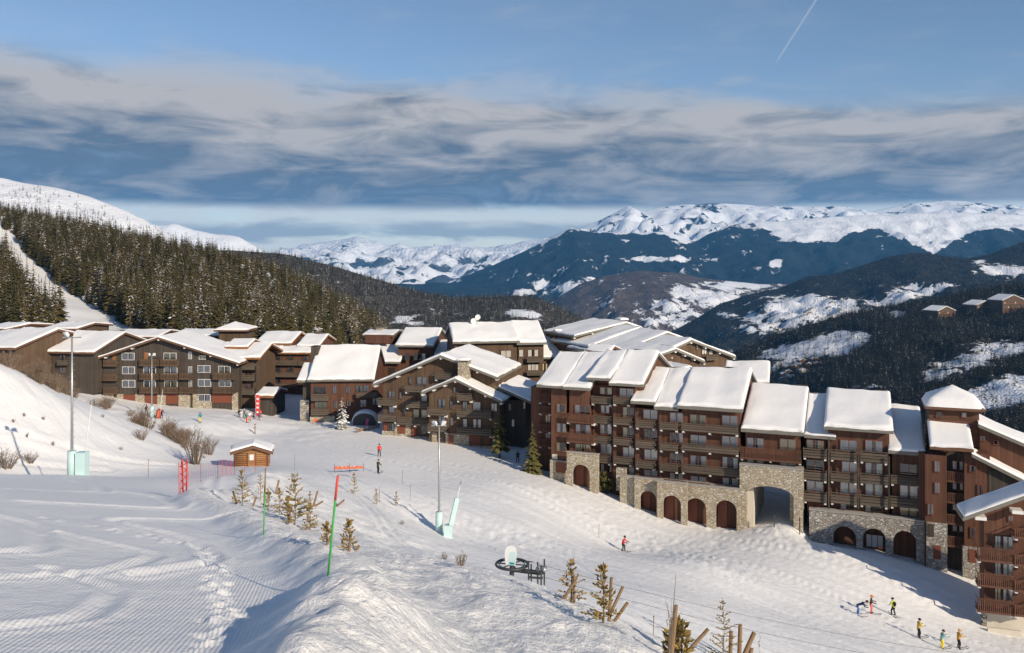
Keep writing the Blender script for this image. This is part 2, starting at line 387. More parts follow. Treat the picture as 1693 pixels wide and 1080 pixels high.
# ------------------------------------------------------------------ the snow slope (near ground)
def plane0(x, y): return -3.6 - 0.205 * y
_pp = [  # (photo column, photo row, distance) of ground points
 (303,828,46),(436,915,27),(548,1022,18),(120,785,70),(590,905,36),(850,955,30),(1000,1020,24),(1090,1080,20),(520,880,40),(400,836,46),
 (470,790,72),(480,781,85),(640,905,60),(728,882,83),(600,806,90),(560,783,98),(850,957,52),(1000,1004,52),(1100,1062,50),(1250,1080,56),
 (1450,1080,66),(1585,1074,76),(1250,1003,75),(1030,911,94),(870,862,92),(850,802,108),(735,738,135),(627,755,122),(540,722,142),(422,718,145),
 (331,697,144),(240,668,168),(420,690,158),(560,706,150),(470,690,165),(930,796,119),(1060,841,113),(1230,873,109),(1320,869,106),(1370,900,102),
 (1530,938,99),(1610,962,97),(1400,985,85),(1500,978,90),(1620,1037,86),(1693,1066,82),(0,605,98),(100,652,106),(180,682,112),(300,735,112),(340,765,104),
 (1396,906,103.4),(1445,914,102.2),(1496,927,100.9),(1347,901,104.6),(1396,898,105.5),(1445,906,104.3),(1150,930,85),(700,800,105),(660,780,112),(760,930,62),(950,940,75),(1120,985,68)]
_gp = [tuple(at(*p)) for p in _pp]
for x, y in [(-14,6),(-8,14),(-4.5,14),(-2,3),(-16,22),(-15,30),(-11,30),(-25,50),(-19,50),(-30,70),(-24,75),(-35,100),(-29,92),(-36,60),(-30,38),(-48,80),(-42,92),(-30,104),(-34,14)]:
    _gp.append((x, y, plane0(x, y) + 0.10 * max(0.0, float(np.interp(y, [2,9,14,18,22,27,36,46,60,75,100], [-2.6,-2.8,-3.3,-3.9,-5.4,-7.8,-12.3,-17.7,-19.5,-22,-28])) - x) * float(np.clip((72 - y) / 36.0, 0, 1))))
_gp += [(-70,125,-20),(-64,132,-27),(-55,140,-27.5),(-85,160,-25),(-62,70,-12.5),(-90,70,-7),(-60,40,-8.5),(-75,100,-9),(-100,120,-12),(-110,180,-24),(-60,200,-27),(0,200,-31),(40,180,-33),(70,130,-36),(90,100,-38),(80,60,-38),
        (60,40,-34),(30,30,-24),(14,14,-12),(8,20,-12.5),(12,34,-18.5),(8,8,-7),(20,4,-10),(60,10,-30),(-20,230,-31),(-120,230,-24),(60,230,-45),(130,150,-50),(-60,10,-5.5)]
_tps = TPS(_gp, 0.0005)
_EY = [2,9,14,18,22,27,36,46,60,75,100]; _EX = [-2.6,-2.8,-3.3,-3.9,-5.4,-7.8,-12.3,-17.7,-19.5,-22,-28]
def edge_x(y): return np.interp(y, _EY, _EX)
def ground(x, y, fine=True):
    x = np.asarray(x, float); y = np.asarray(y, float)
    z = _tps(x, y)
    e = x - edge_x(y) + 0.7 * pnoise(x * 0.25, y * 0.25, 5)
    near = 1 - sstep(60, 95, y)
    bank = sstep(-0.2, 1.6, e) * near * (1 - sstep(9, 22, e))
    z = z + (0.62 + 0.62 * (1 - sstep(12, 26, y))) * np.exp(-(e - 0.6) ** 2 / (1.1 + 0.6 * (e > 0.6))) * near * (0.95 + 0.45 * fbm(x * 0.4, y * 0.4, 4, 11))
    z = z + bank * (0.25 * fbm(x * 0.42, y * 0.55, 4, 2) + 0.13 * ridged(x * 0.75, y * 0.9, 3, 8) + 0.05 * ridged(x * 2.3, y * 2.6, 2, 18))
    # hill at the left: wind ripples and old tracks
    hill = sstep(0.5, 3.0, z - plane0(x, y)) * sstep(-20, -35, x)
    z = z + hill * (0.35 * fbm(x * 0.09 + y * 0.05, y * 0.22, 3, 21) + 0.10 * fbm(x * 0.5, y * 0.5, 3, 23))
    # main piste: long rows left by skis and the groomer, running down to the right
    pis = sstep(1.0, 4.0, plane0(x, y) - z)
    a = x * 0.80 - y * 0.60; c = x * 0.60 + y * 0.80
    z = z + pis * (0.10 * fbm(c * 0.55, a * 0.035, 4, 31) * 1.5 + 0.16 * fbm(c * 0.12, a * 0.03, 2, 33))
    tro = sstep(0.08, 0.34, fbm(c * 0.09, a * 0.05, 2, 37)) * pis * sstep(70, 82, y)
    z = z + tro * 0.27 * ridged(x * 0.7, y * 0.7, 3, 41)
    return z
def gz(x, y): return float(ground(np.array([x]), np.array([y]))[0])
def gpt(px, Y, dz=0.0):
    x = (px - CX) / F * Y; return Vector((x, Y, gz(x, Y) + dz))
def gpix(px, py, y0=10, y1=220):
    """first ground point seen at a photo pixel"""
    Ys = np.geomspace(y0, y1, 900); xs = (px - CX) / F * Ys; zs = ground(xs, Ys); ray = -(py - YH) / F * Ys
    k = np.argmax(zs >= ray); Y = Ys[k]; return Vector(((px - CX) / F * Y, Y, float(zs[k])))

def build_ground():
    nr, nc = 760, 720
    Yr = np.geomspace(2.5, 262, nr)
    s = np.linspace(-1, 1, nc); g = np.where(np.abs(s) < 0.86, s / 0.86, np.sign(s) * (1 + ((np.abs(s) - 0.86) / 0.14) ** 2 * 1.3))
    Y = np.repeat(Yr[:, None], nc, 1); X = g[None, :] * (0.63 * Y + 2.5)
    X = np.clip(X, -135, 140)
    Z = ground(X, Y)
    # ski arcs carved in the groomed run, and the walkers' trail beside its edge
    pist = (1 - sstep(-1.6, -0.4, X - edge_x(Y))) * (1 - sstep(0.6, 1.6, Z - plane0(X, Y)))
    def arcs(pts, wid, dep):
        nonlocal Z
        P = np.array(pts, float); t = np.linspace(0, len(P) - 1, 26 * len(P))
        # smooth the polyline with a cosine-weighted resample
        px = np.interp(t, np.arange(len(P)), P[:, 0]); py = np.interp(t, np.arange(len(P)), P[:, 1])
        k = np.hanning(29); k /= k.sum(); pxs = np.convolve(np.pad(px, 14, 'edge'), k, 'valid'); pys = np.convolve(np.pad(py, 14, 'edge'), k, 'valid')
        m = (X > pxs.min() - 1) & (X < pxs.max() + 1) & (Y > pys.min() - 1) & (Y < pys.max() + 1)
        if not m.any(): return
        qx, qy = X[m], Y[m]; d = np.full(qx.shape, 1e9)
        for i in range(len(pxs) - 1):
            ax, ay, bx, by = pxs[i], pys[i], pxs[i + 1] - pxs[i], pys[i + 1] - pys[i]
            L = bx * bx + by * by + 1e-9; u = np.clip(((qx - ax) * bx + (qy - ay) * by) / L, 0, 1)
            d = np.minimum(d, np.hypot(qx - ax - u * bx, qy - ay - u * by))
        Z[m] += -dep * np.exp(-(d / wid) ** 2) + dep * 0.7 * np.exp(-((d - wid * 1.8) / (wid * 0.8)) ** 2)
    for pts, w, dp in [
        ([(-9, 20), (-8.2, 24), (-10.5, 28), (-15, 31), (-13, 35), (-10.5, 38), (-14, 42)], 0.22, 0.07),
        ([(-12, 16), (-9.6, 20), (-9.8, 24), (-14, 26)], 0.2, 0.05), ([(-16, 18), (-12, 22), (-15, 27), (-20, 30)], 0.25, 0.06),
        ([(-9, 12), (-7.5, 15), (-8.3, 18), (-11, 20)], 0.2, 0.05), ([(-20, 34), (-15, 39), (-19, 46), (-25, 50)], 0.3, 0.07),
        ([(-28, 40), (-22, 46), (-26, 54), (-31, 60)], 0.3, 0.07), ([(-14, 44), (-18, 52), (-22, 62), (-26, 76)], 0.3, 0.06),
        ([(-10, 11), (-12, 14), (-18, 20), (-30, 34)], 0.25, 0.05), ([(-7, 10), (-12, 17), (-20, 27), (-34, 46)], 0.22, 0.04),
        ([(-3, 118), (6, 104), (14, 92), (24, 74), (34, 62)], 0.35, 0.07), ([(-8, 112), (2, 96), (9, 84), (20, 66)], 0.35, 0.07),
        ([(-14, 104), (-6, 86), (0, 74), (8, 60)], 0.3, 0.07), ([(-13, 104), (-5, 86), (1, 74), (9, 60)], 0.3, 0.06), ([(-20, 96), (-13, 80), (-9, 66), (-4, 56), (4, 48)], 0.3, 0.09),
        ([(-21, 96), (-14, 80), (-10, 66), (-5, 56), (3, 48)], 0.3, 0.09), ([(-50, 160), (-30, 140), (-8, 120), (0, 108)], 0.4, 0.07), ([(24, 84), (30, 82), (36, 76)], 0.3, 0.08), ([(-74, 84), (-58, 84), (-46, 92), (-38, 98)], 0.5, 0.16), ([(-72, 78), (-58, 78), (-48, 84), (-42, 90)], 0.5, 0.14)]:
        arcs(pts, w, dp)
    rk = np.random.RandomState(77)
    for _ in range(26):         # single descents down the main run
        x0, y0 = rk.uniform(-34, 4), rk.uniform(96, 142); pts = [(x0, y0)]; a = rk.uniform(-0.95, -0.6)
        for k in range(6):
            a += rk.uniform(-0.22, 0.22); L = rk.uniform(9, 15); x0 += L * math.cos(a); y0 += L * math.sin(a); pts.append((x0, y0))
        arcs(pts, rk.uniform(0.16, 0.3), rk.uniform(0.03, 0.07))
    rs = np.random.RandomState(5)
    tx = np.interp(np.linspace(0, 1, 64), [0, .25, .5, .75, 1], [-4.6, -5.2, -7.2, -9.6, -17]); ty = np.interp(np.linspace(0, 1, 64), [0, .25, .5, .75, 1], [11, 15.5, 21, 26.5, 30])
    for i in range(64):
        for q in range(2):
            cx_, cy_ = tx[i] + rs.normal(0, 0.16), ty[i] + rs.normal(0, 0.16)
            m = (np.abs(X - cx_) < 0.5) & (np.abs(Y - cy_) < 0.5); d2 = (X[m] - cx_) ** 2 + (Y[m] - cy_) ** 2
            Z[m] += 0.075 * np.exp(-d2 / 0.018) * (1 if q else -1)
    cord = pist * (1 - sstep(18, 38, Y)) * sstep(-0.08, 0.10, fbm(X * 0.11 + 3, Y * 0.07, 2, 51) + 0.22 - 0.012 * (Y - 14) + 0.015 * (X + 8))
    e = X - edge_x(Y); rough = np.clip(sstep(-0.6, 0.6, e) * (1 - sstep(70, 110, Y)) * (1 - sstep(8, 20, e)), 0, 1)
    rough = np.maximum(rough, 0.25 * pist)
    o = grid_mesh('snow_slope', X, Y, Z, M['snow_ground'], {'cord': cord, 'rough': rough}); tag(o, kind='structure')
    return o
build_ground()

# ------------------------------------------------------------------ hillside behind the village
_hp = [(-336,560,16),(-268,480,-5),(-222,420,-18),(-151,330,-28),(-190,380,-23),(-239,600,3),(-420,640,42),(-320,700,14),(-178,600,-6),(-165,560,-16),(-126,560,-28),(-95,500,-41),(-72,460,-49),(-50,430,-70),
       (-116,300,-30),(-88,320,-32),(-70,380,-44),(-40,330,-46),(0,300,-52),(60,300,-70),(-120,230,-25),(-60,210,-28),(0,210,-33),(60,200,-44),(130,150,-52),(140,260,-80),(-200,260,-24),(-300,300,-8),(-260,380,-6),(-420,450,38),(-560,600,70),
       (-100,760,-110),(-200,800,-75),(-350,860,-20),(0,600,-120),(100,600,-140),(0,800,-170),(150,800,-190),(-500,860,10),(-140,190,-22)]
_htps = TPS([(x, y, z) for x, y, z in _hp], 0.002)
def hill(x, y): return _htps(x, y) + 1.6 * fbm(np.asarray(x) * 0.02, np.asarray(y) * 0.02, 3, 61) - 0.6
def build_hill():
    ys = np.linspace(205, 880, 200); xs = np.linspace(-640, 240, 240); X, Y = np.meshgrid(xs, ys); Z = hill(X, Y)
    Z = Z - 2.5 * (1 - sstep(205, 262, Y)) * (np.abs(X) < 150)
    tag(grid_mesh('forest_hillside', X, Y, Z, M['snow_roof']), kind='structure')
build_hill()

# ------------------------------------------------------------------ far land
def cover(px, py, patches, base, n):
    a = base.copy() if hasattr(base, 'copy') else np.full(px.shape, base)
    for (cx, cy, rx, ry, val) in patches:
        d = ((px - cx) / rx) ** 2 + ((py - cy) / ry) ** 2
        w = np.exp(-d * 1.1); a = a * (1 - w) + val * w
    return a
LAYERS = {}
def ridge_layer(name, prof, Yr, front, zf, mat, snowfn, nu=260, nv=90, amp=1.0, freq=1.0, seed=0, pw=1.15, jag=0.0, back=0.5, ext=500):
    pr = np.array(prof, float); x0, x1 = (pr[0, 0] - 500 - CX) / F * Yr, (pr[-1, 0] + ext - CX) / F * Yr
    xs = np.linspace(x0, x1, nu); zr = np.interp(xs, (pr[:, 0] - CX) / F * Yr, -(pr[:, 1] - YH) / F * Yr)
    zr = zr + jag * Yr / F * ridged(xs / Yr * 22 * freq, xs * 0 + seed, 4, seed)
    t = np.concatenate([np.linspace(0, 1, nv), 1 + np.linspace(0, 1, 14)[1:] * back])
    T, Xg = np.meshgrid(t, xs, indexing='ij'); Zr = np.repeat(zr[None], len(t), 0)
    Yg = Yr - front + T * front
    sh = np.where(T <= 1, np.clip(T, 0, 1) ** pw, 1 - (T - 1) * 0.9)
    Z = np.where(T <= 1, zf + (Zr - zf) * sh, Zr - (T - 1) * front * 0.45)
    env = np.clip(T, 0, 1) * np.clip(1.02 - T, 0.0, 1) * 4
    s = freq * 9.0 / Yr
    Z = Z + env * amp * Yr * 0.02 * (ridged(Xg * s, Yg * s * 0.6, 5, seed + 3) + 0.4 * fbm(Xg * s * 3, Yg * s * 3, 4, seed + 9))
    px = CX + Xg / Yg * F; py = YH - Z / Yg * F
    sn = snowfn(px, py, Xg, Yg, Z)
    o = grid_mesh(name, Xg, Yg, Z, mat, {'snow': sn}); tag(o, kind='structure')
    LAYERS[name] = (xs, t, Yr, front, Z, sn)
    return o
def layer_hit(name, px, py):
    """where the sight line of a photo pixel meets a ridge layer"""
    xs, t, Yr, front, Z, sn = LAYERS[name]; n = Z.shape[0] - 13
    for Y in np.linspace(Yr - front, Yr, 700):
        x = (px - CX) / F * Y; i = (Y - (Yr - front)) / front * (n - 1); j = (x - xs[0]) / (xs[-1] - xs[0]) * (len(xs) - 1)
        i0 = int(min(max(i, 0), n - 2)); j0 = int(min(max(j, 0), len(xs) - 2)); a, b = i - i0, j - j0
        z = (Z[i0, j0] * (1 - b) + Z[i0, j0 + 1] * b) * (1 - a) + (Z[i0 + 1, j0] * (1 - b) + Z[i0 + 1, j0 + 1] * b) * a
        if z >= -(py - YH) / F * Y: return Vector((x, Y, z))
    return Vector((x, Y, z))
def layer_pt(name, rs):
    """random point on a ridge layer: (x, y, z, snow)"""
    xs, t, Yr, front, Z, sn = LAYERS[name]
    i = rs.uniform(0, Z.shape[0] - 14.1); j = rs.uniform(0, len(xs) - 1.01); i0, j0 = int(i), int(j); a, b = i - i0, j - j0
    def bl(A): return (A[i0, j0] * (1 - b) + A[i0, j0 + 1] * b) * (1 - a) + (A[i0 + 1, j0] * (1 - b) + A[i0 + 1, j0 + 1] * b) * a
    x = xs[0] + (xs[-1] - xs[0]) * j / (len(xs) - 1); tt = t[i0] * (1 - a) + t[i0 + 1] * a
    return x, Yr - front + tt * front, bl(Z), bl(sn)
m_land('land_far', (0.03, 0.04, 0.05), (0.08, 0.085, 0.09), 0.0032, bumpd=60)
m_land('land_massif', (0.006, 0.014, 0.020), (0.022, 0.030, 0.036), 0.006, bumpd=16)
m_land('land_brown', (0.045, 0.038, 0.038), (0.13, 0.105, 0.095), 0.014, bumpd=14)
m_land('land_mid', (0.010, 0.013, 0.016), (0.045, 0.044, 0.042), 0.022, bumpd=9)
m_land('land_near', (0.014, 0.016, 0.015), (0.05, 0.045, 0.04), 0.05, bumpd=4)
m_land('land_spur', (0.050, 0.044, 0.036), (0.12, 0.105, 0.088), 0.035, bumpd=5)
def yline(pts):
    p = np.array(pts, float); return lambda px: np.interp(px, p[:, 0], p[:, 1])
ridge_layer('far_range', [(200,470),(430,428),(480,416),(500,405),(540,401),(590,393),(615,399),(640,407),(660,405),(690,412),(720,407),(760,404),(800,412),(830,407),(870,400),(915,392),(980,388),(1200,380)],
    16000, 6300, -550, M['land_far'], lambda px, py, X, Y, Z: np.clip(1.35 - (py - 405) / 45.0, 0.15, 1.1) - 0.5 * np.clip(ridged(X / 700.0, Y / 1100.0, 4, 13) * 2.5 - 0.1, 0, 0.8), 320, 110, 1.3, 1.6, 5, 1.25, 5.0)
ridge_layer('snowy_peak', [(150,352),(230,366),(262,375),(287,370),(310,379),(340,385),(370,388),(395,392),(420,408),(455,428),(520,446),(620,470)],
    9000, 3000, -900, M['land_massif'], lambda px, py, X, Y, Z: np.clip(1.25 - (py - 400) / 30.0, 0.0, 1.2), 220, 70, 1.2, 1.6, 15, 1.1, 3.5)
ridge_layer('cloudy_peaks', [(820,440),(880,412),(915,396),(960,380),(1000,362),(1040,342),(1058,351),(1085,346),(1130,339),(1200,337),(1260,342),(1330,343),(1400,342),(1440,352),(1500,338),(1560,332),(1620,336),(1693,344),(1850,335)],
    14000, 4200, -500, M['land_massif'], lambda px, py, X, Y, Z: 0.98 - 0.5 * np.clip(ridged(X / 420.0, Y / 420.0, 4, 3) * 3.2 - 0.15, 0, 1), 300, 80, 1.3, 2.0, 25, 0.95, 3.0)
_tl = yline([(700,400),(900,402),(945,380),(990,387),(1100,389),(1130,404),(1160,394),(1205,374),(1243,370),(1275,383),(1262,390),(1330,403),(1385,400),(1402,388),(1450,378),(1480,392),(1515,408),(1545,420),(1575,400),(1610,384),(1650,378),(1720,385)])
def sn_massif(px, py, X, Y, Z):
    a = np.clip((_tl(px) + 2 - py + 5 * fbm(X / 130.0, Y / 260.0, 4, 9)) / 7.0, 0.17, 1.0)
    return cover(px, py, [(1075,428,52,5,.95),(1130,400,24,5,.8),(1370,365,60,9,.95),(1282,434,12,6,.95),(1232,415,14,5,.8),(905,470,55,10,.62),(945,480,40,6,.75),(1420,425,10,4,.7),(1590,440,40,6,.6),(1000,470,30,6,.6),(1300,395,12,6,.9),(965,405,8,3,.6),(1345,440,14,4,.6),(1180,430,20,3,.5),(1385,415,12,4,.7),(1455,410,16,4,.6),(880,455,30,5,.6),(940,450,24,4,.5),(870,482,40,6,.75),(985,462,30,5,.6),(1250,445,20,4,.45)], a, 0)
ridge_layer('forested_massif', [(560,520),(640,500),(720,478),(780,453),(840,429),(890,405),(920,389),(945,377),(975,384),(1050,386),(1105,384),(1135,396),(1150,400),(1165,391),(1200,375),(1240,368),(1290,366),(1360,360),(1420,357),(1500,354),(1600,352),(1693,356),(1850,350)],
    10000, 4600, -1150, M['land_massif'], sn_massif, 340, 120, 1.0, 2.2, 35, 1.0, 1.2)
ridge_layer('bare_woodland_slope', [(760,560),(880,520),(930,488),(960,470),(1000,456),(1060,448),(1120,452),(1180,463),(1250,470),(1300,470),(1400,468),(1500,460),(1600,450),(1693,440),(1800,430)],
    6000, 2600, -780, M['land_brown'], lambda px, py, X, Y, Z: cover(px, py, [(1125,482,24,7,.8),(1165,490,40,10,.75),(1215,470,40,7,.9),(1240,480,50,8,.7),(1120,505,34,6,.72),(1180,505,30,6,.7),(1090,500,30,5,.6),(1150,535,50,7,.6),(1330,500,60,20,.8),(1090,530,30,5,.62),(1205,495,50,9,.7),(1140,520,60,5,.5),(1250,500,40,9,.6),(1010,520,20,4,.4)], np.full(px.shape, .25), 0), 300, 120, 0.9, 2.0, 45, 1.0, 1.5)
ridge_layer('meadow_hill', [(1090,560),(1150,528),(1190,503),(1240,487),(1290,476),(1340,457),(1372,456),(1420,440),(1470,425),(1520,418),(1560,425),(1600,429),(1640,420),(1693,399),(1800,380)],
    3900, 1700, -420, M['land_mid'], lambda px, py, X, Y, Z: cover(px, py, [(1300,512,55,22,1.0),(1375,515,60,18,.98),(1290,535,50,14,.85),(1335,488,10,5,.8),(1440,505,30,8,.6),(1525,482,42,11,.95),(1490,492,30,7,.9),(1655,447,44,10,1.0),(1620,433,14,4,.8),(1525,468,18,4,.8),(1210,520,30,8,.6),(1350,543,50,8,.6),(1320,500,40,10,.95),(1400,500,30,8,.8),(1270,525,40,8,.9),(1230,545,30,6,.7),(1430,520,30,7,.8),(1560,470,30,6,.8),(1470,500,20,5,.8)], np.full(px.shape, .13), 0), 300, 120, 0.8, 2.0, 55, 0.9, 1.0)
ridge_layer('village_slope', [(1120,640),(1180,604),(1220,582),(1290,553),(1340,537),(1400,520),(1470,508),(1540,497),(1600,484),(1650,476),(1693,470),(1850,440)],
    1700, 1250, -165, M['land_near'], lambda px, py, X, Y, Z: cover(px, py, [(1330,577,60,12,.85),(1390,558,40,14,.9),(1275,590,26,6,.8),(1355,612,40,3,.6),(1485,520,14,6,1),(1300,622,22,7,.55),(1385,585,20,5,.8),(1590,602,45,7,1.1),(1655,575,60,11,1.1),(1545,628,18,5,.9),(1655,650,50,20,1.3),(1690,500,22,9,.9),(1430,645,16,4,.6),(1300,600,36,6,.7),(1310,585,50,9,.9),(1420,560,22,10,.8),(1370,575,40,10,.8),(1560,618,40,6,1.1),(1620,590,40,6,1.1),(1450,640,30,4,.6),(1625,665,40,14,1.3),(1690,640,40,16,1.3),(1580,540,30,4,.5)], np.full(px.shape, .10), 0), 260, 120, 0.6, 1.6, 65, 0.85, 0.8)
ridge_layer('wooded_spur', [(300,415),(380,414),(440,418),(480,422),(560,443),(620,461),(680,479),(740,492),(800,492),(850,489),(885,492),(930,512),(960,528),(990,550),(1010,575),(1060,650),(1150,760)],
    1900, 1250, -230, M['land_spur'], lambda px, py, X, Y, Z: cover(px, py, [(855,518,30,7,1),(880,522,16,5,.95),(930,545,14,4,.7),(900,528,20,5,.5),(668,528,14,6,.9),(690,535,16,5,.7)], np.full(px.shape, .10), 0), 260, 110, 0.5, 1.6, 75, 0.9, 0.6)
ridge_layer('snowy_shoulder', [(-200,255),(-60,280),(0,294),(40,303),(100,312),(150,326),(200,345),(240,364),(270,382),(330,412),(420,450)],
    1500, 780, -40, M['land_spur'], lambda px, py, X, Y, Z: np.full(px.shape, 1.1), 160, 70, 0.5, 1.6, 85, 1.0, 0.8, ext=0)
def valley_floor():
    xs = np.linspace(-20500, 20500, 60); X, Y = np.meshgrid(xs, np.linspace(-3000, 19300, 60)); Z = np.full(X.shape, -1250.0) - 250 * (np.hypot(X, Y) / 60000)
    tag(grid_mesh('valley_floor', X, Y, Z, M['land_brown'], {'snow': np.full(X.shape, .5)}), kind='structure')
valley_floor()

# ------------------------------------------------------------------ conifers
def m_tree(key, c1, c2, snow_amt, sscale=1.1):
    m, t, b = newmat(key); p = wpos(t); oi = t.new('ShaderNodeObjectInfo')
    g = t.new('ShaderNodeNewGeometry'); sp = t.new('ShaderNodeSeparateXYZ'); t.l.new(g.outputs['Normal'], sp.inputs[0])
    n = t.noise(p, sscale, 4.0, 0.65); n2 = t.noise(p, sscale * 0.3, 2.0)
    up = t.math('ABSOLUTE', sp.outputs[2])
    k = t.math('ADD', t.math('MULTIPLY', up, 0.22), t.math('ADD', n, t.math('MULTIPLY', t.math('SUBTRACT', n2, 0.5), 0.5)))
    k = t.math('ADD', k, t.math('MULTIPLY', t.math('SUBTRACT', oi.outputs['Random'], 0.5), 0.22))
    f = t.ss(k, 0.86 - snow_amt, 0.93 - snow_amt)
    gc = t.mix(oi.outputs['Random'], c1, c2); gc = t.mix(t.math('MULTIPLY', t.noise(p, 3.0, 3.0), 0.6), gc, tuple(q * 0.4 for q in c1))
    setb(t, b, t.mix(f, gc, (0.78, 0.79, 0.80)), 0.8, 0.1); M[key] = m; return m
m_tree('needles', (0.060, 0.058, 0.020), (0.155, 0.112, 0.042), 0.035)
m_tree('needles_far', (0.035, 0.034, 0.020), (0.085, 0.070, 0.040), 0.04, 0.5)
m_tree('needles_dark', (0.018, 0.020, 0.015), (0.055, 0.046, 0.028), 0.0, 0.5)
m_tree('needles_young', (0.36, 0.27, 0.09), (0.45, 0.32, 0.12), 0.05, 9.0)
m_tree('needles_white', (0.11, 0.105, 0.05), (0.13, 0.12, 0.06), 0.33, 2.5)
m_plain('bark', (0.10, 0.072, 0.048), 0.9, 0.3, 6.0, bump=0.6)
m_plain('bark_pale', (0.27, 0.19, 0.115), 0.9, 0.3, 6.0, bump=0.6)
m_plain('twig', (0.21, 0.155, 0.110), 0.9, 0.3, 4.0)
def crown_mesh(name, h, rad, levels, per, seed, mat, base=0.1, ragged=0.35, sub=2):
    """drooping branch sprays in whorls; each spray is a tapered, bent blade with side fingers"""
    rs = random.Random(seed); mb = MB()
    for L in range(levels):
        u = L / (levels - 1.0); z = h * (base + (0.97 - base) * u)
        r0 = rad * (1 - u) ** 0.82 * (0.55 + 0.45 * min(1, (u + 0.12) * 4)) + 0.06 * rad
        n = max(4, int(per * (1 - 0.45 * u)))
        for k in range(n):
            a = 2 * math.pi * (k + rs.random() * 0.8) / n + L * 1.3; r = r0 * (1 - ragged * rs.random())
            dr = 0.38 * r * (1 - 0.7 * u) + 0.12 * r * rs.random(); zz = z + (rs.random() - 0.5) * h / levels
            ca, sa = math.cos(a), math.sin(a); w = 0.34 * r * (0.8 + 0.5 * rs.random())
            P = lambda t, s, dz: (ca * t - sa * s, sa * t + ca * s, zz + dz)
            mb.add([P(0.05 * r, 0, 0.10 * r), P(0.45 * r, -w * 0.8, -0.40 * dr), P(0.5 * r, 0, -0.18 * dr), P(0.45 * r, w * 0.8, -0.40 * dr), P(0.82 * r, -w * 0.55, -0.95 * dr), P(r, 0, -0.82 * dr), P(0.82 * r, w * 0.55, -0.95 * dr)],
                   [(0, 1, 2), (0, 2, 3), (1, 4, 2), (2, 4, 5), (2, 5, 6), (2, 6, 3)])
    mb.add([(0.05 * rad, 0, h * 0.93), (-0.03 * rad, 0.04 * rad, h * 0.93), (-0.03 * rad, -0.04 * rad, h * 0.93), (0, 0, h * 1.02)], [(0, 1, 3), (1, 2, 3), (2, 0, 3)])
    return mb.mesh(name, mat, fix=False)
def trunk_mesh(name, h, r, mat):
    mb = MB(); mb.tube([(0, 0, -0.8), (0, 0, h * 0.35), (0, 0, h * 0.94)], [r, r * 0.75, r * 0.12], 6); return mb.mesh(name, mat, True)
TREES = [(crown_mesh('crown', 18, rr, lv, pr, sd, M['needles'], bs), trunk_mesh('trunk', 18, 0.24, M['bark'])) for rr, lv, pr, sd, bs in
         [(3.6, 17, 10, 1, .10), (3.1, 18, 9, 2, .16), (3.9, 16, 11, 3, .07), (2.8, 19, 9, 4, .12), (3.3, 16, 10, 5, .26)]]
def make_tree(name, loc, h, k, rz, label, group=None, cat='tree', wide=1.0):
    root = empty(name, loc, rz); s = h / 18.0; c, tm = TREES[k % len(TREES)]
    for nm, me in (('trunk', tm), ('crown', c)):
        o = link(nm, me, root); o.scale = (s * wide, s * wide, s)
    tag(root, label, cat, group); return root
def gn_scatter(name, pts, protos, kind='stuff'):
    """points (x,y,z,scale,rot,proto index) -> one object that instances the crowns"""
    me = bpy.data.meshes.new(name); P = np.array(pts, float)
    me.vertices.add(len(P)); me.vertices.foreach_set('co', P[:, :3].astype(np.float32).ravel())
    for k, col in (('sc', 3), ('rot', 4)):
        a = me.attributes.new(k, 'FLOAT', 'POINT'); a.data.foreach_set('value', P[:, col].astype(np.float32))
    a = me.attributes.new('idx', 'INT', 'POINT'); a.data.foreach_set('value', P[:, 5].astype(np.int32))
    o = link(name, me); tag(o, kind=kind)
    ng = bpy.data.node_groups.new(name + '_nodes', 'GeometryNodeTree')
    ng.interface.new_socket('Geometry', in_out='INPUT', socket_type='NodeSocketGeometry'); ng.interface.new_socket('Geometry', in_out='OUTPUT', socket_type='NodeSocketGeometry')
    N, Lk = ng.nodes, ng.links; gi = N.new('NodeGroupInput'); go = N.new('NodeGroupOutput'); join = N.new('GeometryNodeJoinGeometry')
    def attr(nm, typ='FLOAT'):
        n = N.new('GeometryNodeInputNamedAttribute'); n.data_type = typ; n.inputs[0].default_value = nm; return n.outputs[0]
    for i, pm in enumerate(protos):
        # the prototype mesh is carried by an instanced object kept out of the scene collection
        po = bpy.data.objects.new(name + '_source', pm)
        oi = N.new('GeometryNodeObjectInfo'); oi.inputs['Object'].default_value = po; oi.transform_space = 'ORIGINAL'
        ip = N.new('GeometryNodeInstanceOnPoints'); Lk.new(gi.outputs[0], ip.inputs['Points']); Lk.new(oi.outputs['Geometry'], ip.inputs['Instance'])
        cm = N.new('FunctionNodeCompare'); cm.data_type = 'INT'; cm.operation = 'EQUAL'
        ii = [s for s in cm.inputs if s.type == 'INT']; Lk.new(attr('idx', 'INT'), ii[0]); ii[1].default_value = i
        Lk.new(cm.outputs[0], ip.inputs['Selection'])
        cz = N.new('ShaderNodeCombineXYZ'); Lk.new(attr('rot'), cz.inputs[2]); Lk.new(cz.outputs[0], ip.inputs['Rotation']); Lk.new(attr('sc'), ip.inputs['Scale'])
        Lk.new(ip.outputs[0], join.inputs[0])
    Lk.new(join.outputs[0], go.inputs[0])
    md = o.modifiers.new('scatter', 'NODES'); md.node_group = ng
    return o
def far_crown(name, seed, mat, rad=2.6):
    return crown_mesh(name, 16, rad, 8, 6, seed, mat, 0.04, 0.3)
_edge = yline([(-400,300),(0,338),(60,346),(130,358),(250,380),(330,398),(430,424),(500,444),(560,470),(600,492),(640,530),(665,565),(700,620)])
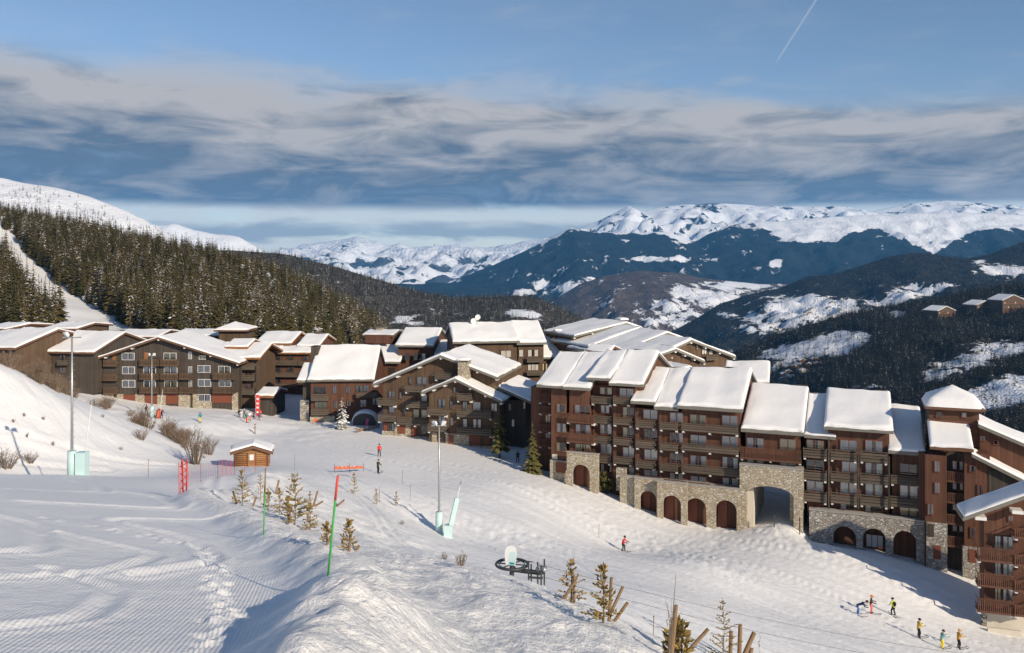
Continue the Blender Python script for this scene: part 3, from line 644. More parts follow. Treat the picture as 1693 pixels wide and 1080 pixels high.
def plant_forest():
    rs = np.random.RandomState(11); cand = []
    tr_a = yline([(-300,250),(0,372),(30,400),(60,435),(90,468),(140,500),(180,520),(215,545),(260,585)])   # upper rim of the snow track, photo rows
    for _ in range(42000):
        x, y = rs.uniform(-520, 20), rs.uniform(262, 760)
        cand.append((x, y))
    C = np.array(cand); Z = hill(C[:, 0], C[:, 1]); h = rs.uniform(9.5, 23, len(C)) * (1 - 0.12 * sstep(420, 640, C[:, 1]))
    px = CX + C[:, 0] / C[:, 1] * F; pb = YH - Z / C[:, 1] * F; pt = YH - (Z + h) / C[:, 1] * F
    below = np.interp(px, [-200,0,30,60,100,140,200,260], [320,420,474,518,556,588,650,710])    # lower rim
    ok = (px > -160) & (pt > _edge(px) + rs.uniform(-16, 11, len(C))) & ((pb < tr_a(px)) | ((pb > below) & (px < 112))) & (px < 690)
    ok &= ~((px > 100) & (C[:, 1] < 300 + 0 * px)) | ((px > 280) & (C[:, 1] > 275))
    I = np.where(ok)[0]; keep = []; cell = {}
    for i in I:
        x, y = C[i]; k = (int(x // 4), int(y // 4)); bad = False
        for a in (-1, 0, 1):
            for b in (-1, 0, 1):
                for j in cell.get((k[0] + a, k[1] + b), ()):
                    if (C[j, 0] - x) ** 2 + (C[j, 1] - y) ** 2 < 3.4 ** 2: bad = True
        if not bad: cell.setdefault(k, []).append(i); keep.append(i)
    keep = np.array(keep)
    # how much of each tree can be seen: go through them from the nearest and note the rows still open in each photo column
    order = keep[np.argsort(C[keep, 1])]; top = np.full(1200, 563.0); vis = {}
    for i in order:
        w = 2.2 * h[i] / 18 / C[i, 1] * F; a, b = int(px[i] - w), int(px[i] + w) + 1; a = max(0, a); b = min(1199, b)
        if b <= a or px[i] < 0: vis[i] = 0; continue
        seg = top[a:b]; vis[i] = np.clip(seg - pt[i], 0, None).sum() * 0.5
        nt = pt[i] + 0.45 * (pb[i] - pt[i]); top[a:b] = np.minimum(seg, nt)
    rank = sorted(keep, key=lambda i: -vis[i]); solo = set(rank[:290])
    rest = []
    for i in rank:
        rz = rs.uniform(0, 6.28); k = rs.randint(5)
        if i in solo:
            if px[i] < 112 and pb[i] > below[i]: lab = 'snow-dusted spruce in the stand at the left edge, below the open ski track'; gp = 'spruces left of the ski track'
            elif pt[i] < _edge(px[i]) + 16: lab = 'spruce on the skyline of the wooded spur above the village'; gp = 'spruces along the forest skyline'
            elif px[i] < 330: lab = 'snow-dusted spruce in the forest right of the open ski track'; gp = 'spruces beside the ski track'
            else: lab = 'snow-dusted spruce on the forested slope behind the central chalets'; gp = 'spruces behind the central chalets'
            make_tree('spruce_tree', (C[i, 0], C[i, 1], Z[i] - 0.3), h[i], k, rz, lab, gp)
        else: rest.append((C[i, 0], C[i, 1], Z[i] - 0.3, h[i] / 18.0, rz, k))
    gn_scatter('spruce_forest', rest, [c for c, _ in TREES])
    print('forest', len(keep), 'solo', len(solo))
plant_forest()
def plant_far():
    rs = np.random.RandomState(21)
    fA = [far_crown('far_crown', 51, M['needles_far']), far_crown('far_crown', 52, M['needles_far'], 3.2)]
    fD = [far_crown('far_crown', 53, M['needles_dark']), far_crown('far_crown', 54, M['needles_dark'], 3.2)]
    def scatter(layer, n, hmin, hmax, protos, name, lim, snow_max=0.36):
        pts = []
        while len(pts) < n:
            x, y, z, s = layer_pt(layer, rs); px = CX + x / y * F
            if not (lim[0] < px < lim[1]): continue
            if s > snow_max * (0.7 + 0.6 * rs.rand()) and rs.rand() > 0.07: continue
            pts.append((x, y, z - 1, rs.uniform(hmin, hmax) / 16.0, rs.uniform(0, 6.28), rs.randint(2)))
        gn_scatter(name, pts, protos)
    scatter('meadow_hill', 24000, 11, 20, fD, 'meadow_hill_forest', (1080, 1760), 0.3)
    scatter('wooded_spur', 13000, 11, 20, fA, 'spur_woodland', (400, 1050))
    scatter('village_slope', 24000, 12, 21, fD, 'slope_forest', (1160, 1760))
    pts = []
    for _ in range(26000):
        x, y, z, s = layer_pt('snowy_shoulder', rs); px = CX + x / y * F; py = YH - z / y * F
        d = (py - np.interp(px, [0, 100, 200, 260], [294, 312, 345, 377]))
        if not (-60 < px < 330) or d < 3: continue
        if rs.rand() > 0.05 + 0.5 * (d / 60.0) ** 1.5 * (pnoise(x / 60, y / 60, 3) > 0.0) + 0.10 * (d > 18): continue
        pts.append((x, y, z - 0.5, rs.uniform(5, 12) / 16.0, 0, rs.randint(2)))
    gn_scatter('shoulder_trees', pts, fD)
plant_far()

# ------------------------------------------------------------------ buildings
ZR = {1: (0, 500, 3.848), 2: (400, 500, 4.694), 3: (580, 510, 4.153), 4: (880, 520, 4.5), 5: (890, 620, 4.153), 6: (1200, 620, 3.858), 7: (1440, 640, 3.6), 8: (1440, 840, 4.498), 9: (0, 520, 6.75)}
def snow_cap(parent, P, T=0.6, seed=0, open_ridge=True, out=0.04, open_sides=(False, False)):
    """a thick rounded blanket over the roof plane P = eave left, eave right, ridge right, ridge left"""
    P = [Vector(p) for p in P]; Lu = ((P[1] - P[0]).length + (P[2] - P[3]).length) / 2; Lv = ((P[3] - P[0]).length + (P[2] - P[1]).length) / 2
    def sm(L, a, b):
        e = [0, .03, .12, .3, .55, .9]; mid = list(np.linspace(1.3, L - 1.3, max(2, int((L - 2.6) / 0.8)))) if L > 3.2 else [L / 2]
        lo = [q for q in (e if a else [0, .55]) if q < L * 0.45]; hi = [L - q for q in (e if b else [0, .55]) if q < L * 0.45][::-1]
        return lo + [m for m in mid if lo[-1] < m < hi[0]] + hi
    su, sv = sm(Lu, not open_sides[0], not open_sides[1]), sm(Lv, True, not open_ridge)
    n = len(su); m = len(sv); rs = np.random.RandomState(seed); ph = rs.uniform(0, 50); w = 0.32; rec = rs.uniform(-0.22, 0.05)
    A, B = np.meshgrid(np.array(su), np.array(sv)); fa, fb = (A / Lu)[..., None], (B / Lv)[..., None]; p4 = [np.array(p) for p in P]
    Q = (p4[0] * (1 - fa) + p4[1] * fa) * (1 - fb) + (p4[3] * (1 - fa) + p4[2] * fa) * fb
    D = B.copy()
    if not open_sides[0]: D = np.minimum(D, A)
    if not open_sides[1]: D = np.minimum(D, Lu - A)
    if not open_ridge: D = np.minimum(D, Lv - B)
    nz = fbm(A * 0.22 + ph, B * 0.22 + seed, 3, seed); edge = fbm((A + B) * 0.55 + ph, A * 0 + seed * 1.7, 3, 2)
    t = np.clip(D / (w * (1 + 0.8 * edge)), 0, 1); th = T * (1 - (1 - t) ** 2.4) ** 0.5 * (1 + 0.75 * nz) + 0.03
    if Lu * Lv > 30:
        for _ in range(rs.randint(0, 3)):
            ca, cb = rs.uniform(1.2, max(1.3, Lu - 1.2)), rs.uniform(1.5, max(1.6, Lv - 1.0)); th = th + 0.38 * np.exp(-((A - ca) ** 2 + (B - cb) ** 2) / 0.16)
        th = th - 0.10 * np.exp(-((A - rs.uniform(0, Lu)) / 0.5) ** 2) * t
    dn = (P[0] - P[3]).normalized(); sh = np.where(B < 0.02, rec + 0.25 * edge, np.where(B < 0.35, rec + 0.05 + 0.32 * edge, np.where(B < 0.6, 0.5 * rec + 0.1 * edge, 0.0))); Q = Q + sh[..., None] * np.array(dn)
    Q[..., 2] += th - np.where(B < 0.02, 0.05, 0.0); vs = [tuple(q) for q in Q.reshape(-1, 3)]
    fs = [(j * n + i, j * n + i + 1, (j + 1) * n + i + 1, (j + 1) * n + i) for j in range(m - 1) for i in range(n - 1)]
    k = len(vs); corner = [0, n - 1, n * m - 1, n * (m - 1)]
    mb = MB(); mb.v = vs; mb.f = fs; mb.m = [0] * len(fs)
    me = mb.mesh('snow_cap', M['snow_roof'], True, False)
    return link('snow_cap', me, parent)
class Bld:
    n = 0
    def __init__(s, name, label, px, py, Y, yaw, cat='building', wall='wood_red', zr=None, trim='frame_red'):
        s.O = at(px, py, Y); s.a = R(yaw); s.root = empty(name, s.O, s.a); tag(s.root, label, cat)
        s.u = Vector((math.cos(s.a), math.sin(s.a), 0)); s.v = Vector((-math.sin(s.a), math.cos(s.a), 0)); s.wall = wall; s.zr = zr; s.trim = trim; s.k = 0
    def p(s, x, y):
        if s.zr is None: return x, y
        ox, oy, sc = ZR[s.zr]; return ox + x / sc, oy + y / sc
    def fp(s, px, py, v=0.0):
        """where the sight line of a photo pixel meets the vertical plane v of this building: local (u, z)"""
        d = Vector(((px - CX) / F, 1.0, -(py - YH) / F)); t = (v + s.O.dot(s.v)) / d.dot(s.v); q = d * t - s.O
        return q.dot(s.u), q.z
    def seed(s): Bld.n += 1; return Bld.n
    # -- pieces
    def roof(s, P, T=0.6, thick=0.36, mat='fascia', open_ridge=True, under='soffit', open_sides=(False, False)):
        P = [Vector(p) for p in P]; mb = MB(); T = T * 0.55; dn = Vector((0, 0, -thick))
        mb.add(P + [p + dn for p in P], [(0, 1, 2, 3), (4, 7, 6, 5), (0, 4, 5, 1), (1, 5, 6, 2), (2, 6, 7, 3), (3, 7, 4, 0)])
        o = mb.build('roof', M[mat], s.root)
        if T > 0: snow_cap(o, P, T, s.seed(), open_ridge, open_sides=open_sides)
        return o
    def walls(s, prisms, mat=None, name='wall'):
        mb = MB()
        for poly, ax, a, b in prisms: mb.prism(poly, ax, a, b)
        return mb.build(name, M[mat or s.wall], s.root)
    def box(s, name, u0, u1, v0, v1, z0, z1, mat, parent=None):
        mb = MB(); mb.box(u0, u1, v0, v1, z0, z1); return mb.build(name, M[mat], parent or s.root)
    def pbox(s, name, x0, x1, y0, y1, v, dv, mat, zpad=0.0):
        x0, y0 = s.p(x0, y0); x1, y1 = s.p(x1, y1); xm = (x0 + x1) / 2
        u0 = s.fp(x0, y0, v)[0]; u1 = s.fp(x1, y1, v)[0]; z1 = s.fp(xm, y0, v)[1]; z0 = s.fp(xm, y1, v)[1] - zpad
        return s.box(name, u0, u1, v, v + dv, z0, z1, mat)
    def house_u(s, xL, xR, yE, yT, D, zb, v0=0.0, over=0.9, side=0.45, sideR=None, wallv=None, T=0.6, back=True, mat='fascia', wall=None, depth=None, yR=None, xT=None):
        """ridge parallel to the front; eave of the near slope seen at row yE, ridge at row yT"""
        (xL, yE0) = s.p(xL, yE); (xR, yEr) = s.p(xR, yR if yR is not None else yE); yT = s.p(0, yT)[1]; ve = v0 - over; vt = v0 + D
        uL = s.fp(xL, yE0, ve)[0]; uR = s.fp(xR, yEr, ve)[0]; xm = (xL + xR) / 2; zE = s.fp(xm, (yE0 + yEr) / 2, ve)[1]
        dx = (s.O + s.u * ((uL + uR) / 2) + s.v * vt); pxm = CX + dx.x / dx.y * F; zT = s.fp(pxm, yT, vt)[1]
        sl = (zT - zE) / (vt - ve); vb = vt + (depth if depth else (vt - ve)); zB = zT - sl * (vb - vt)
        s.roof([(uL, ve, zE), (uR, ve, zE), (uR, vt, zT), (uL, vt, zT)], T, mat=mat)
        if back: s.roof([(uR, vb, zB), (uL, vb, zB), (uL, vt, zT), (uR, vt, zT)], T, mat=mat)
        w0, w1 = uL + side, uR - (side if sideR is None else sideR); wv = v0 if wallv is None else wallv; top = lambda v: zT - sl * abs(v - vt) - 0.28
        s.walls([([(wv, zb), (wv, top(wv)), (vt, top(vt)), (vb - 0.5, top(vb - 0.5) if back else top(vt)), (vb - 0.5, zb)], 'u', w0, w1)], wall)
        return dict(uL=uL, uR=uR, zE=zE, zT=zT, vt=vt, vb=vb, sl=sl)
    def house_v(s, tipL, peak, tipR, depth, zb, v0=0.0, over=1.0, side=0.7, T=0.6, mat='fascia', wall=None, wR=None, wL=None, purlins=True):
        """gable towards the viewer, ridge running back"""
        ve = v0 - over; L = s.fp(*s.p(*tipL), ve); Pk = s.fp(*s.p(*peak), ve); Rr = s.fp(*s.p(*tipR), ve); vb = v0 + depth
        s.roof([(L[0], vb, L[1]), (L[0], ve, L[1]), (Pk[0], ve, Pk[1]), (Pk[0], vb, Pk[1])], T, mat=mat)
        s.roof([(Rr[0], ve, Rr[1]), (Rr[0], vb, Rr[1]), (Pk[0], vb, Pk[1]), (Pk[0], ve, Pk[1])], T, mat=mat)
        a = (Pk[1] - L[1]) / (Pk[0] - L[0]); b = (Pk[1] - Rr[1]) / (Rr[0] - Pk[0])
        ul = L[0] + side if wL is None else wL; ur = Rr[0] - side if wR is None else wR; g = 0.28
        s.walls([([(ul, zb), (ul, Pk[1] - a * (Pk[0] - ul) - g), (Pk[0], Pk[1] - g), (ur, Pk[1] - b * (ur - Pk[0]) - g), (ur, zb)], 'v', v0, vb - 0.6)], wall)
        if not purlins: return dict(L=L, P=Pk, R=Rr, vb=vb, ul=ul, ur=ur)
        mb = MB()      # white purlin ends under the rake
        for f in (0.03, 0.36, 0.68):
            for (E, sg) in ((L, -1), (Rr, 1)):
                uu = E[0] + (Pk[0] - E[0]) * f; zz = E[1] + (Pk[1] - E[1]) * f - 0.42
                s.box('purlin', uu - 0.16, uu + 0.16, ve + 0.12, v0 + 0.1, zz - 0.2, zz + 0.1, 'beam_white')
        s.box('purlin', Pk[0] - 0.16, Pk[0] + 0.16, ve + 0.12, v0 + 0.1, Pk[1] - 0.68, Pk[1] - 0.36, 'beam_white')
        return dict(L=L, P=Pk, R=Rr, vb=vb, ul=ul, ur=ur)
    def win(s, x0, x1, y0, y1, v=0.0, n=None, cur=None, frame=None, lit=True):
        x0, y0 = s.p(x0, y0); x1, y1 = s.p(x1, y1); xm = (x0 + x1) / 2
        u0 = s.fp(x0, y0, v)[0]; u1 = s.fp(x1, y1, v)[0]; z1 = s.fp(xm, y0, v)[1]; z0 = s.fp(xm, y1, v)[1]
        w, h = u1 - u0, z1 - z0; fr = frame or s.trim; rs = random.Random(s.seed() * 7 + 1)
        n = n or max(1, round(w / 0.85)); mb = MB(); t = 0.075
        mb.box(u0, u1, v - 0.012, v + 0.05, z0, z1, 1)
        for q in range(n + 1):
            uu = u0 + w * q / n; mb.box(uu - t / 2, uu + t / 2, v - 0.13, v - 0.012, z0 + t / 2, z1 - t / 2)
        mb.box(u0 - t / 2, u1 + t / 2, v - 0.131, v - 0.012, z0 - t / 2, z0 + t / 2); mb.box(u0 - t / 2, u1 + t / 2, v - 0.131, v - 0.012, z1 - t / 2, z1 + t / 2)
        o = mb.build('window', [M[fr], M['unlit_room_panel']], s.root)
        g = MB(); g.add([(u0, v - 0.10, z0), (u1, v - 0.10, z0), (u1, v - 0.10, z1), (u0, v - 0.10, z1)], [(0, 1, 2, 3)]); g.build('pane', M['glass'], o, fix=False)
        cur = 0.3 + 0.75 * rs.random() if cur is None else cur; c = MB()
        if cur > 0.12:
            k = 0.5 * min(1.0, 0.35 + cur * 0.75)
            for a, b in (((0.02, k), (1 - k, 0.98)) if cur < 0.88 else ((0.02, 0.98),)):
                if cur < 0.45 and rs.random() < 0.4: continue
                m = max(3, int((b - a) * w / 0.12)); vs = []
                for i in range(m + 1):
                    uu = u0 + w * (a + (b - a) * i / m); vv = v - 0.04 + 0.016 * (i % 2); vs += [(uu, vv, z0 + 0.04), (uu, vv, z1 - 0.05)]
                c.add(vs, [(2 * i, 2 * i + 2, 2 * i + 3, 2 * i + 1) for i in range(m)])
            if c.v: c.build('curtain', M['curtain_warm' if rs.random() < 0.14 else 'curtain'], o, fix=False)
        return o
    def wins(s, L, **kw):
        for q in L: s.win(*q, **kw)
    def bal(s, x0, x1, y0, y1, v=0.0, dep=1.3, style='board', mat=None, beams=True):
        x0, y0 = s.p(x0, y0); x1, y1 = s.p(x1, y1); xm = (x0 + x1) / 2; dep *= 0.78; vf = v - dep
        u0 = s.fp(x0, y0, vf)[0]; u1 = s.fp(x1, y1, vf)[0]; z1 = s.fp(xm, y0, vf)[1]; z0 = s.fp(xm, y1, vf)[1]
        if z1 - z0 < 1.0: z1 = z0 + 1.0
        mat = mat or ('wood_grey' if style == 'board' else 'wood_rail'); mb = MB(); W = u1 - u0; H = z1 - z0
        mb.box(u0, u1, vf, v + 0.02, z0, z0 + 0.16)                             # floor
        mb.box(u0 - 0.02, u1 + 0.02, vf - 0.07, vf + 0.05, z1 - 0.09, z1 + 0.005)   # hand rail
        npst = max(2, int(W / 1.7) + 1)
        for i in range(npst):
            uu = u0 + 0.06 + (W - 0.12) * i / (npst - 1); mb.box(uu - 0.05, uu + 0.05, vf + 0.03, vf + 0.12, z0 + 0.162, z1 - 0.092)
        for uu in (u0 + 0.005, u1 - 0.055): mb.box(uu, uu + 0.05, vf + 0.13, v, z1 - 0.085, z1 - 0.005); mb.box(uu, uu + 0.05, vf + 0.13, v, z0 + 0.35, z0 + 0.62)
        if style == 'board':
            for a, b in ((0.02, 0.27), (0.33, 0.56), (0.62, 0.80)): mb.box(u0, u1, vf - 0.03, vf + 0.025, z0 + H * a, z0 + H * b)
        else:
            mb.box(u0, u1, vf - 0.05, vf + 0.025, z0 - 0.06, z0 + 0.158); n = max(4, int(W / 0.17))
            for i in range(n):
                uu = u0 + W * (i + 0.5) / n; mb.box(uu - 0.05, uu + 0.05, vf - 0.02, vf + 0.02, z0 + 0.16, z1 - 0.092)
        o = mb.build('balcony', M[mat], s.root)
        if beams:
            for uu in ([u0 + 0.2, u1 - 0.2] if W < 6 else [u0 + 0.2, (u0 + u1) / 2, u1 - 0.2]):
                bm = MB(); bm.box(uu - 0.13, uu + 0.13, vf + 0.05, v - 0.02, z0 - 0.24, z0 - 0.065); bm.prism([(vf + 0.30, z0 - 0.235), (vf + 0.95, z0 - 0.235), (vf + 0.95, z0 - 0.5)], 'u', uu - 0.1, uu + 0.1); bm.build('beam_end', M['beam_white'], o)
        return o
    def bals(s, L, **kw):
        for q in L: s.bal(*q, **kw)
    def arch_wall(s, x0, x1, y0, y1, arches, v, dep=0.45, mat='stone', inner='shutter', recess=1.5, zpad=1.5, doors=True, through=False):
        """stone wall with round-headed openings; arches = (centre px, radius px, crown py, bottom py [, height ratio])"""
        x0, y0 = s.p(x0, y0); x1, y1 = s.p(x1, y1); u0 = s.fp(x0, y0, v)[0]; u1 = s.fp(x1, y1, v)[0]; xm = (x0 + x1) / 2
        zt = s.fp(xm, y0, v)[1]; zb = s.fp(xm, y1, v)[1] - zpad; mb = MB(); cur = u0; rs = 12
        for A in arches:
            cx, ct = s.p(A[0], A[2]); sc = 1.0 if s.zr is None else ZR[s.zr][2]; r = A[1] / sc; rat = A[4] if len(A) > 4 else 1.0
            uc, zc = s.fp(cx, ct, v); ul = s.fp(cx - r, ct, v)[0]; ur = s.fp(cx + r, ct, v)[0]; uc = (ul + ur) / 2; rr = (ur - ul) / 2; zs = zc - rr * rat
            mb.box(cur, ul, v, v + dep, zb, zt)
            arc = [(uc - rr * math.cos(math.pi * i / rs), zs + rr * rat * math.sin(math.pi * i / rs)) for i in range(rs + 1)]
            for i in range(rs):
                (a0, b0), (a1, b1) = arc[i], arc[i + 1]
                mb.add([(a0, v, b0), (a1, v, b1), (a1, v, zt), (a0, v, zt), (a0, v + dep, b0), (a1, v + dep, b1), (a1, v + dep, zt), (a0, v + dep, zt)], [(0, 1, 2, 3), (7, 6, 5, 4), (0, 4, 5, 1), (3, 2, 6, 7)])
            cur = ur
            if not through:
                s.box('niche_wall', ul - 0.3, ur + 0.3, v + recess, v + recess + 0.1, zb, zt, 'wood_red')
                if doors:
                    d = MB(); d.box(ul + 0.1, uc - 0.05, v + recess - 0.12, v + recess - 0.005, zb, zs + rr * 0.75); d.build('door', M[inner], s.root)
        mb.box(cur, u1, v, v + dep, zb, zt)
        o = mb.build('stone_wall', M[mat], s.root)
        cp = MB(); cp.box(u0 - 0.05, u1 + 0.05, v - 0.06, v + dep + 0.06, zt, zt + 0.12); cp.build('coping', M['concrete'], s.root)
        return u0, u1, zt, zb
    def chimney(s, px, py0, py1, v, w=1.0, mat='stone', snow=True, name='chimney'):
        u, z1 = s.fp(px, py0, v); _, z0 = s.fp(px, py1, v); mb = MB(); mb.box(u - w / 2, u + w / 2, v - w / 2, v + w / 2, z0 - 1.5, z1 - 0.25)
        o = mb.build(name, M[mat], s.root); c = MB(); c.box(u - w / 2 - 0.1, u + w / 2 + 0.1, v - w / 2 - 0.1, v + w / 2 + 0.1, z1 - 0.05, z1 + 0.06)
        for a in (-1, 0, 1):
            for b in (-1, 1): c.box(u + a * w * 0.4 - 0.06, u + a * w * 0.4 + 0.06, v + b * w * 0.4 - 0.06, v + b * w * 0.4 + 0.06, z1 - 0.25, z1 - 0.05)
        c.build('chimney_cap', M['fascia'], o)
        if snow:
            e = w / 2 + 0.12; snow_cap(o, [(u - e, v - e, z1 + 0.06), (u + e, v - e, z1 + 0.06), (u + e, v + e, z1 + 0.06), (u - e, v + e, z1 + 0.06)], 0.35, s.seed(), False, 0.02)
        return o

# ---- the long stepped apartment building on the right
def main_building():
    b = Bld('apartment_building', 'long stepped red-brown apartment building with stone arcade beside the piste', 930, 795, 119, -22, zr=5)
    ZB = -8.0
    b.zr = 4
    r1 = b.house_u(30, 236, 528, 290, 9, ZB, T=0.6, side=1.9, sideR=0.0); b.house_u(228, 432, 545, 292, 9, ZB, over=1.0, T=0.65, side=0.6)
    b.house_u(402, 580, 472, 281, 9, ZB, v0=0.4, T=0.55, side=0.5, wallv=1.9); b.house_u(570, 826, 516, 280, 9, ZB, v0=0.4, T=0.6, side=0.5, wallv=1.9)
    b.house_u(730, 915, 650, 408, 9.5, ZB, v0=0.2, T=0.55, wallv=1.9); b.house_u(905, 1085, 694, 410, 9.5, ZB, v0=0.1, T=0.55, wallv=1.9)
    b.house_u(1076, 1566, 692, 412, 9.5, ZB, v0=0.0, over=1.1, T=0.7, yR=700)
    b.zr = 6
    b.house_u(96, 498, 354, 78, 10.5, b.fp(1274, 620 + 592 / 3.858, -2.2)[1] - 0.6, v0=0.0, over=1.0, T=0.7, yR=364)
    b.house_u(500, 702, 385, 128, 9, -12, v0=0.5, over=0.9, T=0.35, yR=395)
    b.house_u(626, 1070, 338, 112, 9.5, -12, v0=0.0, over=1.0, T=0.75, yR=350)
    b.house_u(1036, 1276, 488, 206, 9.5, -12, v0=0.0, over=1.0, T=0.6, yR=496)
    b.zr = 5
    # left block
    b.wins([(130, 185, 200, 257), (130, 190, 332, 393), (128, 190, 465, 523)], n=1, frame='wood_orange'); b.wins([(252, 358, 207, 268), (258, 358, 340, 405), (255, 360, 473, 535)], n=3)
    b.bals([(192, 380, 272, 330), (192, 380, 404, 465)], style='slat', dep=1.2)
    b.arch_wall(195, 412, 540, 728, [(293, 60, 616, 725)], -1.6, 0.45); u0, z0 = b.fp(937, 750, -1.6); b.pbox('stone_base', 195, 412, 541, 728, -0.98, 1.0, 'stone', 1.5) if False else None
    b.pbox('stone_base', 80, 192, 588, 722, -0.35, 0.6, 'stone', 1.5); b.pbox('shutter', 120, 186, 602, 672, -0.45, 0.08, 'shutter'); b.pbox('wall_plate', 95, 130, 545, 580, -0.06, 0.05, 'plaster')
    # side wing in shade at the left end
    w0 = b.fp(878, 700, 4)[0]; w1 = b.fp(912, 700, 4)[0]; b.box('wing', w0, w1 + 0.5, 4.0, 12.0, ZB, b.fp(895, 640, 4)[1], 'wood_red')
    b.bals([(0, 84, 125, 190), (0, 84, 213, 265), (0, 84, 335, 388), (0, 84, 440, 492)], v=4.0, dep=1.3, style='slat'); b.wins([(50, 84, 275, 330), (50, 84, 398, 435)], v=4.0)
    # stepped bays: each one stands a little in front of its left neighbour
    bays = [(372, 512, 1.5, 130), (512, 664, 1.0, 150), (664, 826, 0.5, 235), (826, 1000, 0.0, 255)]
    for x0, x1, bv, yt in bays: b.pbox('bay_wall', x0, x1, yt - 60 if yt < 200 else yt - 5, 800, bv, 2.6, 'wood_red', 1.0)
    b.win(425, 508, 85, 135, 1.5); b.win(560, 655, 92, 152, 1.0); b.bal(362, 500, 148, 200, 1.5); b.bal(512, 625, 155, 202, 1.0)
    W = ([(430, 490, 208, 262), (582, 660, 222, 292), (722, 820, 238, 304), (905, 995, 258, 325)], [(425, 505, 340, 408), (582, 660, 360, 432), (728, 820, 372, 447), (905, 995, 395, 466)],
         [(428, 505, 475, 545), (582, 660, 497, 566), (728, 820, 512, 582), (905, 995, 535, 604)], [(430, 505, 610, 672), (582, 660, 630, 697), (728, 820, 652, 720), (905, 995, 672, 742)])
    for row in W:
        for q, bay in zip(row, bays): b.win(*q, v=bay[2])
    for row in ([(378, 494, 283, 335), (514, 640, 292, 345), (668, 800, 310, 365), (832, 958, 325, 378)], [(378, 494, 420, 472), (514, 640, 430, 484), (668, 800, 450, 505), (832, 958, 465, 522)], [(390, 494, 552, 606), (514, 640, 562, 614), (668, 800, 588, 642), (832, 958, 605, 662)]):
        for q, bay in zip(row, bays): b.bal(*q, v=bay[2], dep=1.35)
    for x0, x1, y0, y1, A in ((560, 662, 700, 852, []), (660, 852, 715, 908, [(755, 57, 798, 905)]), (815, 1022, 740, 945, [(917, 62, 828, 940)])): b.arch_wall(x0, x1, y0, y1, A, -2.2 - 0.006 * (x0 - 560), 0.45, recess=1.4)
    b.pbox('stone_base', 535, 600, 642, 720, -0.5, 0.6, 'stone', 1.5)
    u0, u1, zt, zb = b.arch_wall(980, 1388, 770, 990, [(1083, 70, 847, 962), (1290, 72, 861, 982)], -2.6, 0.45, recess=1.4)
    b.box('terrace', b.fp(1025, 790, -2.0)[0], u1, -1.98, 0.0, zt - 0.5, zt - 0.1, 'concrete')
    b.wins([(1043, 1152, 272, 348), (1262, 1370, 278, 352), (1045, 1155, 412, 498), (1262, 1370, 420, 500), (1045, 1155, 553, 640), (1265, 1372, 563, 642), (1045, 1155, 695, 772), (1265, 1375, 708, 780)])
    b.bals([(983, 1372, 342, 398), (983, 1375, 482, 534), (983, 1380, 626, 686)], dep=1.4)
    # gateway
    b.zr = 6
    b.wins([(135, 242, 400, 472), (345, 447, 408, 480), (135, 242, 532, 600), (345, 447, 543, 610)]); b.bal(92, 482, 472, 548, style='slat', dep=1.2)
    b.arch_wall(88, 492, 592, 938, [(283, 150, 712, 925, 0.42)], -2.2, 1.0, through=True)
    ua = b.fp(1200 + 88 / 3.858, 790, -2.2)[0]; ub = b.fp(1200 + 492 / 3.858, 790, -2.2)[0]; zt = b.fp(1274, 620 + 592 / 3.858, -2.2)[1]; zb = b.fp(1274, 862, -2.2)[1] - 1.5
    b.box('vault', ua, ub, -1.2, 12.0, zt - 1.4, zt - 0.02, 'stone'); b.box('passage_wall', ua, ua + 1.6, -1.2, 12.0, zb, zt - 1.41, 'plaster'); b.box('passage_wall', ub - 1.6, ub, -1.2, 12.0, zb, zt - 1.41, 'stone')
    b.box('rail_post', ua + 4.2, ua + 4.32, -3.0, -2.88, zb, zb + 2.6, 'wood_dark'); b.box('rail_post', ua + 7.2, ua + 7.32, -3.0, -2.88, zb, zb + 2.6, 'wood_dark')
    # right hand wing
    for row in ([(517, 625, 415, 474), (730, 838, 415, 487), (890, 1000, 418, 492)], [(515, 625, 540, 614), (740, 838, 552, 622), (890, 1000, 560, 632), (1110, 1225, 568, 642)], [(517, 622, 675, 750), (730, 838, 685, 766), (890, 1000, 692, 772), (1110, 1225, 705, 792)],
                [(732, 838, 820, 890), (890, 1000, 830, 898), (1110, 1225, 845, 908)]): b.wins(row)
    for row in ([(493, 645, 472, 532), (668, 836, 480, 546), (857, 1033, 490, 558)], [(495, 645, 610, 672), (668, 838, 620, 684), (857, 1035, 632, 698), (1052, 1240, 645, 702)], [(497, 645, 745, 812), (668, 838, 755, 824), (857, 1035, 770, 838), (1050, 1240, 780, 848)]): b.bals(row, dep=1.35)
    for x in (657, 847, 1042, 1242):
        px, p0 = b.p(x, 400 if x < 1000 else 520); _, p1 = b.p(x, 855); u, za = b.fp(px, p0, -1.45); _, zc = b.fp(px, p1, -1.45); b.box('balcony_post', u - 0.09, u + 0.09, -1.55, -1.4, zc, za, 'wood_dark')
    b.pbox('panel', 520, 626, 815, 882, -0.06, 0.05, 'shutter')
    b.zr = None
    b.arch_wall(1338, 1531, 853, 925, [(1396.5, 18.7, 870.6, 902), (1445.7, 18.7, 874, 908), (1496, 19, 878, 915)], -2.0, 0.7, mat='stone_grey', recess=1.8, doors=False, zpad=3)
    zz = b.fp(1435, 853, -2.0)[1]; b.box('terrace', b.fp(1338, 860, -2)[0], b.fp(1531, 860, -2)[0], -1.32, 0.0, zz - 0.4, zz - 0.05, 'concrete')
    b.win(1432, 1460, 884, 905, -0.32, n=3)
    return b
main_building()

